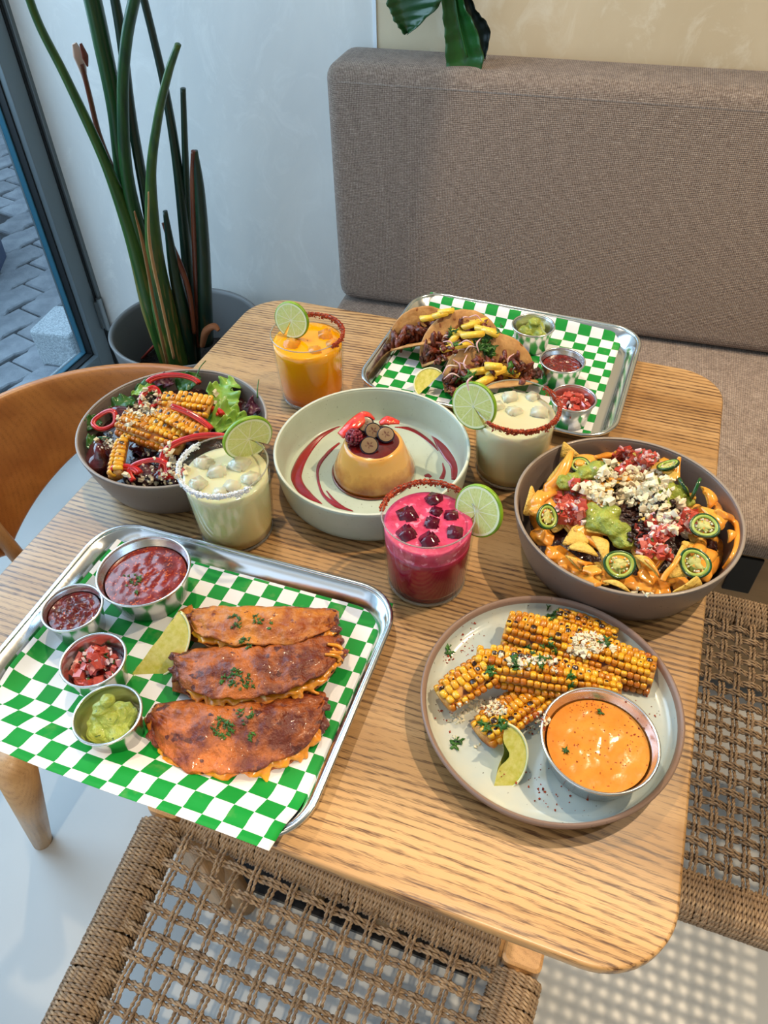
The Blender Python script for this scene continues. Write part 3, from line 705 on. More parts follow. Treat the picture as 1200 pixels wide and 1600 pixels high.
part('stem', tube(smooth_path([at_y(705, -60, .56) - hang.location, at_y(709, -20, .555) - hang.location, at_y(716, 30, .55) - hang.location, at_y(730, 90, .548) - hang.location], 20), 0.0022, 8), M['leaf'], hang)

# ================================================================== things on the table
SX, SY, SZ = [MCAM @ Vector(a) for a in ((1, 0, 0), (0, 1, 0), (0, 0, 1))]
DG = [None]
def upd():
    bpy.context.view_layer.update(); DG[0] = bpy.context.evaluated_depsgraph_get()
def top(x, y, z=1.3):
    ok, l, n, *_ = S.ray_cast(DG[0], Vector((x, y, z)), Vector((0, 0, -1)))
    return (l, n) if ok else (Vector((x, y, .75)), Vector((0, 0, 1)))
def pick(px, py):
    d = (MCAM @ Vector(((px - 600) / FPX, -(py - 800) / FPX, -1))).normalized()
    ok, l, n, i, ob, _ = S.ray_cast(DG[0], CAM, d)
    return l, (n if n.dot(d) < 0 else -n)
def on(px, py, z):
    """rest point under the place seen at px, py at about height z"""
    p = at(px, py, z); return top(p.x, p.y)
T = 0.75

# ---- trays
def tray(name, label, cx, cy, w, h, rot):
    t = thing(name, label, 'tray', (cx, cy, T), (0, 0, rot))
    rs = []
    for ins, z, r in ((0.022, 0.0012, 0.026), (0.0165, 0.002, 0.030), (0.0155, 0.0035, 0.031), (0.0065, 0.0195, 0.040), (0.0035, 0.0205, 0.042)):
        rs.append(rrect(w - 2 * ins, h - 2 * ins, r, z, 10))
    p = part('pan', loft(rs, cap0=True), M['steel_tray'], t, smooth=False)
    for q in p.data.polygons:
        if len(q.vertices) == 4: q.use_smooth = True
    solid(p, 0.0008, 1)
    part('rolled_rim', tube(rrect(w - .005, h - .005, 0.043, 0.0205, 10), 0.0026, 10, closed=True, flat=0.85), M['steel_tray'], t)
    return t
tray('serving_tray', 'steel tray at the front of the table holding folded tacos on checked paper', 0.251, -0.6475, 0.340, 0.264, 0.012)
tray('serving_tray', 'steel tray at the back of the table holding open tacos on checked paper', 0.4115, -0.081, 0.340, 0.264, -0.03)

def paper(name, label, x0, x1, y0, y1, rot, zf, ref, s=0.01735, nx=70, ny=60, shear=0.0):
    """flat print: the checks follow the sheet; ref = centre of one green check"""
    cr, sr = math.cos(rot), math.sin(rot)
    v, uv = [], []
    for i in range(nx):
        for j in range(ny):
            a = x0 + (x1 - x0) * i / (nx - 1); b = y0 + (y1 - y0) * j / (ny - 1)
            x = ref[0] + cr * a - sr * b + shear * b; y = ref[1] + sr * a + cr * b
            v.append((x, y, zf(x, y, a, b))); uv.append((a / s + 0.5, b / s + 1.5))
    f = [(i * ny + j, (i + 1) * ny + j, (i + 1) * ny + j + 1, i * ny + j + 1) for i in range(nx - 1) for j in range(ny - 1)]
    o = single(name, (v, f), M['check'], label, 'paper')
    ul = o.data.uv_layers.new(name='UVMap')
    for l in o.data.loops: ul.data[l.index].uv = uv[l.vertex_index]
    return solid(o, 0.0003, 1)
def sst(a, b, x):
    t = max(0, min(1, (x - a) / (b - a))); return t * t * (3 - 2 * t)
def zf1(x, y, a, b):
    z = T + 0.0027 + 0.0006 * noise.noise(Vector((x * 30, y * 30, 0)))
    z += 0.0235 * sst(-0.722 - 0.03 * max(0, x - .2), -0.772, y) + 0.014 * max(0, min(1, (-0.772 - y) / 0.03))
    z += 0.018 * sst(0.118, 0.085, x) * sst(-.75, -.70, y)
    z += 0.006 * sst(-0.53, -0.518, y) + 0.003 * sst(-.70, -.78, y) * math.sin(x * 22)
    return z
r1 = at(575, 968, T + .0027)
paper('checked_paper', 'green and white checked paper under the folded tacos, hanging over the tray front', -0.29, 0.0183, -0.243, 0.0225, 0.008, zf1, (r1.x, r1.y), shear=0.018)
def zf2(x, y, a, b):
    z = T + 0.0027 + 0.0006 * noise.noise(Vector((x * 30, y * 30, 4)))
    z += 0.017 * sst(0.024, 0.046, y)
    z += 0.006 * sst(0.262, 0.250, x)
    return z
r2 = at(950.5, 529.4, T + .0027)
paper('checked_paper', 'green and white checked paper lining the back tray under the open tacos', 0.264 - r2.x, 0.556 - r2.x, -0.192 - r2.y, 0.046 - r2.y, -0.035, zf2, (r2.x, r2.y))

# ---- metal cups and their sauces
def cup(label, x, y, z, r, h, rb, group='small steel sauce cups'):
    t = thing('sauce_cup', label, 'cup', (x, y, z), group=group)
    pr = [(0.0005, 0.0), (rb - .002, 0.0), (rb, 0.0015), (r - .0022, h - .004), (r - .0014, h - .0010), (r - .0018, h - .0016), (r - .003, h - .004), (rb - .0012, 0.003), (rb - .003, .0018), (0.0005, .0018)]
    part('bowl', lathe(pr, 64), M['steel_cup'], t)
    part('rolled_rim', tube([((r - .0012) * math.cos(a), (r - .0012) * math.sin(a), h - .0012) for a in [2 * PI * i / 64 for i in range(64)]], 0.0013, 8, closed=True), M['steel_cup'], t)
    return t
def sauce(name, label, cat, mat, x, y, z, r, rb, h, fill, amp=0.0, fr=3, seed=0, dome=0.0, group=None, kind=None):
    """a poured or spooned filling that follows the inside of its cup"""
    rf = rb + (r - rb) * fill / h - 0.0034
    def f(u, v):
        a = 2 * PI * u; rr_ = rf * v
        zz = fill + amp * (noise.noise(Vector((math.cos(a) * v * fr, math.sin(a) * v * fr, seed))) + 0.5 * noise.noise(Vector((math.cos(a) * v * fr * 2.4, math.sin(a) * v * fr * 2.4, seed + 5)))) * (1 - v ** 6) + dome * (1 - v * v)
        return (rr_ * math.cos(a), rr_ * math.sin(a), zz)
    g = grid(lambda u, v: f(u, 0.001 + v * .999), 56, 26, True)
    g2 = lathe([(rf, fill), (rb - .0035, 0.0035), (0.0005, 0.0035)], 56)
    return single(name, join([g, g2]), mat, label, cat, (x, y, z), group=group, kind=kind)
TZ = T + 0.0036
cups = [('large steel cup of red chili broth in the front tray', .171, -.585, .0461, .038, .036),
        ('small steel cup of dark red salsa in the front tray', .131, -.646, .0290, .036, .022),
        ('small steel cup of diced tomato salsa in the front tray', .185, -.689, .0295, .036, .022),
        ('small steel cup of guacamole in the front tray', .229, -.731, .0292, .036, .022),
        ('small steel cup of guacamole in the back tray', .437, -.020, .0300, .036, .022),
        ('small steel cup of red salsa in the back tray', .491, -.092, .0297, .036, .022),
        ('small steel cup of diced tomato salsa in the back tray', .519, -.169, .0285, .036, .021)]
for l, x, y, r, h, rb in cups: cup(l, x, y, TZ, r, h, rb)
PZ = T + 0.0075
cup('wide steel cup of orange sauce on the corn plate', .620, -.617, PZ, .0475, .0335, .038)
sauce('chili_broth', 'smooth red chili broth with oil in the large steel cup', 'sauce', M['consomme'], .171, -.585, TZ, .0461, .036, .038, .027, .0004, 4, 1)
sauce('salsa', 'dark red chunky salsa in the front tray cup', 'sauce', M['salsa'], .131, -.646, TZ, .029, .022, .036, .028, .0035, 4, 2)
sauce('salsa', 'dark red salsa with seeds in the back tray cup', 'sauce', M['salsa'], .491, -.092, TZ, .0297, .022, .036, .027, .002, 5, 3)
sauce('orange_sauce', 'creamy orange sauce with chili flecks in the wide steel cup on the plate', 'sauce', M['orange_sauce'], .620, -.617, PZ, .0475, .038, .0335, .0225, .0012, 3, 4)
def guac(label, x, y, z, sc, seed, group=None, lumps=None, rr_=0.0095, vox=0.0011):
    gs = []; rnd = random.Random(seed)
    for (dx, dy, dz, r) in lumps: gs.append(xf(blob(r, seed + len(gs), 0.16, 1.6, 3, (1, 1, .8), 0.10, 5), (dx, dy, dz)))
    o = single('guacamole', join(gs), M['guac'], label, 'guacamole', (x, y, z), group=group); remesh(o, vox); return o
guac('chunky green guacamole heaped in the front tray cup', .229, -.731, TZ, 1, 11, None, [(0, 0, .014, .0165), (.004, .007, .022, .013), (-.009, -.004, .024, .0095), (-.007, .003, .034, .0085), (-.003, .008, .042, .006), (.010, -.006, .021, .0115), (.008, .009, .025, .010), (-.005, -.010, .021, .0105), (.001, 0, .028, .010)])
guac('chunky green guacamole heaped in the back tray cup', .437, -.020, TZ, 1, 17, None, [(0, 0, .014, .0165), (.003, .004, .028, .0125), (-.008, -.004, .026, .0105), (.001, .002, .038, .0085), (.011, -.006, .024, .0100), (-.002, .012, .024, .010)])
def pico(label, x, y, z, seed, base=True, n=46, spread=.020, h0=.024, dome=.014):
    rnd = random.Random(seed); t = thing('pico_de_gallo', label, 'salsa', (x, y, z))
    if base: part('juice', sauce_geo(.0295, .022, .036, .020), M['salsa'], t)
    def pos(i):
        r = spread * math.sqrt(rnd.random()); a = rnd.uniform(0, 2 * PI); k = 1 - (r / spread) ** 2
        return Vector((r * math.cos(a), r * math.sin(a), h0 + dome * k * rnd.uniform(.35, 1)))
    part('tomato_pieces', scatter(rnd, n, pos, lambda i: dice(rnd.uniform(.0022, .0038), rnd)), M['tomato'], t, kind='stuff', smooth=False)
    part('onion_pieces', scatter(rnd, n // 2, pos, lambda i: xf(dice(rnd.uniform(.0014, .0024), rnd), sc=(1, 1.3, .6))), M['onion'], t, kind='stuff', smooth=False)
    part('herb_pieces', scatter(rnd, n // 2, pos, lambda i: xf(blob(.0028, i, .4, 2, 1), sc=(1, .8, .25))), M['herb'], t, kind='stuff')
    return t
def sauce_geo(r, rb, h, fill):
    rf = rb + (r - rb) * fill / h - 0.0034
    return lathe([(0.0005, fill), (rf, fill), (rb - .0035, 0.0035), (0.0005, 0.0035)], 48)
pico('diced tomato, onion and cilantro salsa heaped in the front tray cup', .185, -.689, TZ, 21)
pico('diced tomato, onion and cilantro salsa heaped in the back tray cup', .519, -.169, TZ, 23, spread=.019)

# ---- bowls and plate
def bowl(name, label, cat, x, y, r, rb, h, mat, th=.0042, floor=.006, rim=None, fil=.009):
    t = thing(name, label, cat, (x, y, T))
    def rad(z): return rb + (r - rb) * min(1, max(0, (z - .010) / (h - .010))) ** 0.7
    pr = [(0.0008, 0.0012), (rb * .72, 0.0012), (rb * .74, 0), (rb * .86, 0), (rb * .95, .002), (rb * .99, .0055)] + [(rad(z), z) for z in np.linspace(.011, h - .003, 9)]
    pr += [(r - .0004, h - .001), (r - th * .5, h), (r - th + .0004, h - .001)] + [(rad(z) - th, z) for z in np.linspace(h - .003, floor + .010, 8)] + [(rb - th - fil * .33, floor + fil * .45), (rb - th - fil, floor + .0006), (rb * .6, floor), (.0008, floor)]
    part('body', lathe(pr, 96), mat, t)
    if rim:
        part('rim', tube([((r - th / 2) * math.cos(a), (r - th / 2) * math.sin(a), h - .0002) for a in [2 * PI * i / 96 for i in range(96)]], th * .42, 8, closed=True, flat=.5), rim, t)
    return t
M['clay_edge'] = m_ceramic('clay_edge', srgb(150, 136, 124), srgb(110, 96, 88), 0.45)
M['mint_edge'] = m_ceramic('mint_edge', srgb(206, 212, 196), srgb(150, 156, 140), 0.3)
bowl('salad_bowl', 'brown stoneware bowl of corn salad on the left of the table', 'bowl', .093, -.394, .110, .094, .060, M['stoneware'], rim=M['clay_edge'])
bowl('nacho_bowl', 'brown stoneware bowl of nachos on the right of the table', 'bowl', .605, -.366, .1136, .100, .060, M['stoneware'], rim=M['clay_edge'])
bowl('dessert_bowl', 'pale mint green bowl holding the flan in the middle of the table', 'bowl', .321, -.346, .1117, .1065, .050, M['mint'], floor=.0065, rim=M['mint_edge'], fil=.004)
pl = thing('dinner_plate', 'round pale glazed plate with bare clay rim holding grilled corn', 'plate', (.575, -.582, T))
part('body', lathe([(.0008, .001), (.078, .001), (.080, 0), (.090, 0), (.102, .004), (.109, .010), (.1126, .0205), (.1124, .0225), (.1110, .0232)], 110), M['plate_rim'], pl)
part('rim_edge', lathe([(.1112, .0232), (.1095, .0225), (.1082, .0205), (.1072, .017)], 110), M['plate_rim'], pl)
part('glazed_well', lathe([(.1073, .0175), (.1055, .0125), (.1015, .0085), (.094, .0068), (.05, .0065), (.0008, .0065)], 110), M['plate_in'], pl)

# ---- glasses
def tumbler(label, x, y, drink_label, dmat, fill, rim_kind, arc, foam=None, seed=1, r=.0465, rb=.0405, h=.095, group='short tumblers'):
    t = thing('tumbler', label, 'glass', (x, y, T), group=group)
    def ro(z): return rb + (r - rb) * (z / h) ** 0.8
    zs = list(np.linspace(.006, h - .001, 10))
    part('glass_wall', lathe([(rb - .003, 0.0005), (rb - .0005, .002)] + [(ro(z), z) for z in zs] + [(r - .0006, h), (r - .0014, h)] + [(ro(z) - .0016, z) for z in reversed(zs)] + [(.0008, .0062)], 72), M['glass'], t)
    rm = thin_rim(r - .0009, h - .0003); part('rim_bead', rm, M['glassrim'], t)
    part('foot', lathe([(.0008, .0004), (rb - .003, .0004), (rb - .0008, .0022), (rb - .0022, .0050), (.0008, .0055)], 64), M['glassbase'], t)
    rnd = random.Random(seed); a0, a1 = math.radians(arc[0]), math.radians(arc[1])
    gs = []
    for i in range(int(abs(a1 - a0) * 420)):
        a = rnd.uniform(a0, a1); e = min(1, min(abs(a - a0), abs(a1 - a)) / .25)
        if rnd.random() > e + .15: continue
        d = abs(rnd.gauss(0, .0026)); dr = rnd.uniform(-.0012, .0012) if d < .001 else rnd.choice((.0006, .0006, -.0021))
        gs.append(xf(dice(rnd.uniform(.0003, .00085), rnd, .4), ((r + dr) * math.cos(a), (r + dr) * math.sin(a), h - d + .0006), (rnd.uniform(0, 6), rnd.uniform(0, 6), 0)))
    # caked band under the loose grains
    n_ = 60; band = []
    for i in range(n_):
        a = a0 + (a1 - a0) * i / (n_ - 1); band.append(((r - .0006) * math.cos(a), (r - .0006) * math.sin(a), h - .0012 + .0008 * noise.noise(Vector((a * 9, seed, 0)))))
    gs.append(tube(band, [.0004] + [.0016] * 20 + [.0004], 8))
    part('salt_rim' if rim_kind == 'salt' else 'chili_rim', join(gs), M[rim_kind], t, kind='stuff', smooth=False)
    ri = lambda z: ro(z) - .0022
    if foam is None:
        zs2 = np.linspace(.0066, fill, 8)
        g = lathe([(.0008, .0064)] + [(ri(z), z) for z in zs2] + [(ri(fill) - .003, fill + .0002), (.0008, fill - .0002)], 64)
        single('drink', g, dmat, drink_label, 'drink', (x, y, T))
    else:
        d = thing('drink', drink_label, 'drink', (x, y, T)); zf_ = fill - .018
        part('juice', lathe([(.0008, .0064)] + [(ri(z), z) for z in np.linspace(.0066, zf_, 8)] + [(.0008, zf_)], 64), dmat, d)
        part('foam', lathe([(ri(zf_), zf_)] + [(ri(z), z) for z in np.linspace(zf_, fill, 5)] + [(ri(fill) - .002, fill + .0004), (ri(fill) * .7, fill + .0002), (.0008, fill)], 64), foam, d)
    return t
def thin_rim(r, z, n=72): return tube([(r * math.cos(2 * PI * i / n), r * math.sin(2 * PI * i / n), z) for i in range(n)], .0008, 8, closed=True)
M['glassrim'] = plain('glass_rim', srgb(214, 216, 208), 0.05, 0.0, Transmission_Weight=0.75, IOR=1.45)
def m_drink(name, a, b, sss, rough=.12, z0=.0, z1=.08):
    t = NT(name); z = t.sep(t.coord('Object'))[2]
    k = t.math('ADD', t.math('MULTIPLY', z, 12.0), t.math('MULTIPLY', t.noise(t.coord('Object'), 35, 3, .6), .35))
    t.col(t.ramp(k, [(0.2, a), (1.0, b)])).set(Roughness=rough, Subsurface_Weight=sss, Subsurface_Scale=.02, Coat_Weight=.3, Coat_Roughness=.05); t.bump(t.noise(t.coord('Object'), 60, 2, .5), .12, .001); return t.m
M['marg'] = m_drink('margarita', srgb(208, 184, 118), srgb(214, 210, 168), 0.25)
M['marg2'] = m_drink('lime_drink', srgb(206, 186, 126), srgb(212, 208, 172), 0.25)
M['oj'] = m_drink('orange_juice', srgb(232, 112, 0), srgb(252, 168, 6), 0.3)
M['hib'] = m_drink('hibiscus_juice', srgb(96, 0, 24), srgb(168, 0, 54), 0.0)
M['foam'] = mottled('pink_foam', srgb(226, 78, 122), srgb(196, 40, 84), 60, 0.35, 0.6, 0.001, 200, sss=.3, spots=(140, .62, srgb(240, 140, 170)))
tumbler('tumbler of cloudy lime drink with white salt rim beside the salad bowl', .208, -.4715, 'cloudy pale lime drink in the white salt rimmed tumbler', M['marg'], .081, 'salt', (150, 335), seed=2, r=.0464)
tumbler('tumbler of cloudy lime drink with chili rim beside the back tray', .468, -.278, 'cloudy pale lime drink in the chili rimmed tumbler', M['marg2'], .080, 'chili', (65, -122), seed=3, r=.0468)
tumbler('tumbler of dark pink drink with chili rim in the middle front', .427, -.4705, 'dark magenta drink with pink foam and ice', M['hib'], .082, 'chili', (195, 40), foam=M['foam'], seed=4, r=.0453)
tumbler('tumbler of orange juice with chili rim at the back left', .1865, -.2165, 'bright orange juice in the back left tumbler', M['oj'], .083, 'chili', (118, -25), seed=5, r=.046)
def relabel(items, pat, small=None):
    """items: (object, px, py, size); the label says where in its heap each one lies"""
    cx_ = sum(i[1] for i in items) / len(items); cy_ = sum(i[2] for i in items) / len(items); used = {}
    names = ['right', 'back right', 'back', 'back left', 'left', 'front left', 'front', 'front right']
    for o, x, y, sz in sorted(items, key=lambda i: -i[3]):
        dx, dy = (x - cx_), (cy_ - y) * 1.4
        w_ = 'middle' if math.hypot(dx, dy) < .22 * max(abs(i[1] - cx_) for i in items) else names[int(round(math.atan2(dy, dx) / (PI / 4))) % 8]
        k_ = used.get(w_, 0); used[w_] = k_ + 1; o['label'] = pat % (['', 'smaller ', 'smallest '][min(k_, 2)], w_)
# ice cubes floating with their tops out of the drink
ICE = {}
def ice(label, group, mat, px, py, zt, s, seed):
    rnd = random.Random(seed); p = at(px, py, zt)
    bm = bmesh.new(); bmesh.ops.create_cube(bm, size=2 * s)
    for v in bm.verts: v.co *= rnd.uniform(.85, 1.12)
    bmesh.ops.bevel(bm, geom=bm.edges[:], offset=s * .28, segments=2, affect='EDGES')
    me = bpy.data.meshes.new('ice_cube'); bm.to_mesh(me); bm.free(); me.polygons.foreach_set('use_smooth', [True] * len(me.polygons)); me.materials.append(mat)
    ICE.setdefault(group, [])
    o_ = tag(put('ice_cube', me, None, (p.x, p.y, zt - s * .80), (rnd.uniform(-.35, .35), rnd.uniform(-.35, .35), rnd.uniform(0, 3))), label, 'ice', group)
    ICE[group].append((o_, px, py, s)); return o_
M['ice_dark'] = plain('dark_ice', srgb(96, 10, 40), 0.08, 0.0, Transmission_Weight=0.25, IOR=1.3, Coat_Weight=.6)
M['ice_oj'] = plain('juicy_ice', srgb(252, 186, 60), 0.08, 0.0, Transmission_Weight=0.5, IOR=1.3, Coat_Weight=.6)
M['ice_m'] = plain('cloudy_ice', srgb(216, 214, 186), 0.04, 0.0, Transmission_Weight=0.12, IOR=1.31, Coat_Weight=1.0, Subsurface_Weight=0.3, Subsurface_Scale=0.02)
k = 0
for px, py, s in ((318, 720, .0095), (341, 733, .010), (309, 753, .0085), (372, 722, .010), (362, 757, .008), (343, 768, .006), (392, 745, .008)):
    ice('ice cube floating in the salt rimmed lime drink', 'ice cubes in the salt rimmed lime drink', M['ice_m'], px, py, T + .085, s, 30 + k); k += 1
for px, py, s in ((798, 618, .009), (832, 617, .008), (803, 640, .0085), (844, 641, .0095), (778, 632, .007)):
    ice('ice cube floating in the chili rimmed lime drink', 'ice cubes in the chili rimmed lime drink', M['ice_m'], px, py, T + .083, s, 30 + k); k += 1
for px, py, s in ((636, 801, .011), (678, 778, .008), (681, 797, .0065), (676, 815, .0085), (637, 833, .009), (671, 842, .010), (711, 830, .009), (707, 803, .007)):
    ice('dark red ice cube floating in the magenta drink', 'ice cubes in the magenta drink', M['ice_dark'], px, py, T + .0845, s, 30 + k); k += 1
for px, py, s in ((508, 520, .010), (455, 535, .010), (492, 545, .008), (520, 535, .007)):
    ice('ice cube floating in the orange juice', 'ice cubes in the orange juice', M['ice_oj'], px, py, T + .086, s, 30 + k); k += 1

for g_, it_ in ICE.items():
    relabel(it_, {'i': '%sice cube at the %s of the ' + g_[17:] if 'lime' in g_ or 'orange' in g_ else '%sdark red ice cube at the %s of the magenta drink'}['i'])
# ---- lime wheels and wedges
def wheel(label, px, py, z, r, tdir, tilt, slit, hw=.10, th=.0052):
    """wheel facing the viewer side, leaned by tilt towards the screen direction tdir, slit to hold the rim"""
    p = at(px, py, z); n0 = (CAM - p).normalized()
    s = (SX * tdir[0] + SY * tdir[1]); s = (s - n0 * s.dot(n0)).normalized()
    n = (n0 * math.cos(tilt) + s * math.sin(tilt)).normalized()
    x = (SX * slit[0] + SY * slit[1]); x = (x - n * x.dot(n)).normalized(); y = n.cross(x)
    R = Matrix((x, y, n)).transposed()
    t = thing('lime_slice', label, 'lime', p, R.to_euler(), group='lime wheels on the glasses')
    A = [hw + (2 * PI - 2 * hw) * i / 56 for i in range(57)]
    def solidring(r0, r1, z0, z1, rnd_=0.0):
        prof = [(r0, z0), (r1 - rnd_, z0), (r1, z0 + rnd_), (r1, z1 - rnd_), (r1 - rnd_, z1), (r0, z1)]
        rs = [[(a_ * math.cos(a), a_ * math.sin(a), b_) for a_, b_ in prof] for a in A]
        return loft(rs, True, True, True)
    part('flesh', solidring(.0003, r * .86, -th / 2, th / 2), M['lime'], t, smooth=False)
    part('pith', solidring(r * .85, r * .935, -th / 2 - .0001, th / 2 + .0001), M['pith'], t, smooth=False)
    part('rind', solidring(r * .93, r, -th / 2, th / 2, th * .2), M['lime_rind'], t)
    return t
wheel('lime wheel on the salt rimmed glass beside the salad bowl', 387, 684, T + .105, .0272, (.55, -.83), .80, (.75, -.65))
wheel('lime wheel on the chili rimmed pale drink beside the back tray', 741, 634, T + .098, .0270, (-.75, -.45), .58, (.55, -.83))
wheel('lime wheel on the dark pink drink', 748, 798, T + .090, .0262, (-.85, -.35), .62, (-.7, -.7))
wheel('lime wheel on the orange juice glass', 456, 500, T + .106, .0235, (-.75, -.5), .60, (-.55, -.83))
def wedge(label, px, py, z, L, bulge, along, th=.5, bite=False, g='lime wedges', mat='lime_wedge', dp=.66):
    """segment: rind outside, two cut faces meeting on an edge; one cut face looks at the viewer, its round side towards bulge"""
    n0 = SZ; d_ = SX * bulge[0] + SY * bulge[1]; up = -(d_.normalized() * math.cos(th) - n0 * math.sin(th))
    p = at(px, py, z); a = (SX * along[0] + SY * along[1]).normalized()
    u = Vector(up).normalized(); a = (a - u * a.dot(u)).normalized(); b = u.cross(a)
    R = Matrix((a, b, u)).transposed(); t = thing('lime_wedge', label, 'lime', p, R.to_euler(), group=g)
    n, m = 26, 12
    def sect(i, rr_, lo, hi):
        s = -1 + 2 * i / (n - 1); w = math.sqrt(max(0, 1 - s * s)) ** .9; return s * L, w
    def skin(u_, v_):
        s = -math.cos(PI * u_); w = math.sqrt(max(0, 1 - s * s)); ang_ = (v_ - .5) * th * 2
        return (s * L, L * dp * w * math.sin(ang_), -L * dp * w * math.cos(ang_))
    o = part('rind', grid(skin, n, m), M['lime_rind'], t); solid(o, .0012, 1)
    def face(sgn):
        def f(u_, v_):
            s = -math.cos(PI * u_); w = math.sqrt(max(0, 1 - s * s)) * .98; ang_ = sgn * th
            k_ = v_
            bt = 0.0
            if bite: bt = .35 * math.exp(-((s - .1) / .3) ** 2)
            k0 = bt; kk = k0 + (1 - k0) * k_
            return (s * L * .985, L * dp * .99 * w * math.sin(ang_) * kk, -L * dp * .99 * w * math.cos(ang_) * kk + .0003 * math.sin(s * 60) * (1 - k_))
        return grid(f, n, 9)
    part('flesh', join([face(1), face(-1)]), M[mat], t)
    part('pith', join([tube([Vector(skin(i / 40, e)) * .99 for i in range(1, 40)], .0010, 6) for e in (0, 1)]), M['pith'], t)
    return t
wedge('lime wedge lying on the checked paper beside the folded tacos', 243, 1004, TZ + .020, .037, (.8, -.6), (.6, .8), .5, dp=.78)
wedge('lime wedge with a bitten edge on the corn plate', 780, 1184, PZ + .016, .029, (1, -.15), (.22, .97), .5, True, dp=.80)
wedge('lime wedge on the back tray beside the tacos', 672, 600, TZ + .016, .021, (-.55, .7), (.6, .75), .6, dp=1.0)

# ================================================================== food
# ---- folded tacos in the front tray
def jitterleaf(rnd, s):
    """a torn bit of cilantro: a few pointed lobes round a centre, slightly bent"""
    k = rnd.choice((3, 4, 5)); n = k * 3; P = []
    for i in range(n):
        a = 2 * PI * i / n; r = s * (1.0 if i % 3 == 0 else (.62 if i % 3 == 1 else .30)) * rnd.uniform(.8, 1.15)
        P.append(Vector((r * math.cos(a), r * math.sin(a) * .8, .25 * s * math.sin(a * 2 + 1))))
    v = [Vector((0, 0, s * .12))] + P; f = [(0, 1 + i, 1 + (i + 1) % n) for i in range(n)]
    m = len(v); v = v + [p - Vector((0, 0, s * .07)) for p in v]
    f += [(m, m + 1 + (i + 1) % n, m + 1 + i) for i in range(n)] + [(1 + i, m + 1 + i, m + 1 + (i + 1) % n, 1 + (i + 1) % n) for i in range(n)]
    return v, f
def lay(geo, p, n, rnd, lift=0.0004, tilt=.35):
    z = (n + Vector((rnd.uniform(-tilt, tilt), rnd.uniform(-tilt, tilt), 0))).normalized()
    x = Vector((math.cos(rnd.uniform(0, 6.3)), math.sin(rnd.uniform(0, 6.3)), 0)); x = (x - z * x.dot(z)).normalized(); y = z.cross(x)
    R = Matrix((x, y, z)).transposed(); return [R @ Vector(q) + p + n * lift for q in geo[0]], geo[1]
def herbs(label, spots, seed, s=(.0016, .0036), name='chopped_cilantro', mat='herb', group=None):
    """spots: (px, py, spread px, count); the bits lie on whatever is under them"""
    upd(); rnd = random.Random(seed); gs = []
    for px, py, sp, n in spots:
        for i in range(n):
            a, r = rnd.uniform(0, 6.3), sp * math.sqrt(rnd.random()); p, nn = pick(px + r * math.cos(a), py + r * math.sin(a))
            gs.append(lay(jitterleaf(rnd, rnd.uniform(*s)), p, nn, rnd, .0008, .6))
    return single(name, join(gs), M[mat], label, 'herb', group=group, kind='stuff')
def crumbs(name, label, cat, spots, seed, s=(.001, .003), mat='crumb', flat=1.0, lift=.3, kind='stuff'):
    ang = mat in ('crumb', 'chili')
    upd(); rnd = random.Random(seed); gs = []
    for px, py, sx, sy, n in spots:
        for i in range(n):
            a, r = rnd.uniform(0, 6.3), math.sqrt(rnd.random()); p, nn = pick(px + sx * r * math.cos(a), py + sy * r * math.sin(a))
            q = s[0] + (s[1] - s[0]) * rnd.random() ** 1.8
            ge = dice(q * .8, rnd, .45) if ang else blob(q, rnd.randint(0, 999), .45, 1.5, 1)
            gs.append(xf(ge, p + nn * q * lift, (rnd.uniform(-.6, .6), rnd.uniform(-.6, .6), rnd.uniform(0, 6)), (1, rnd.uniform(.6, .9), rnd.uniform(.45, .75) * flat)))
    return single(name, join(gs), M[mat], label, cat, kind=kind, smooth=not ang)

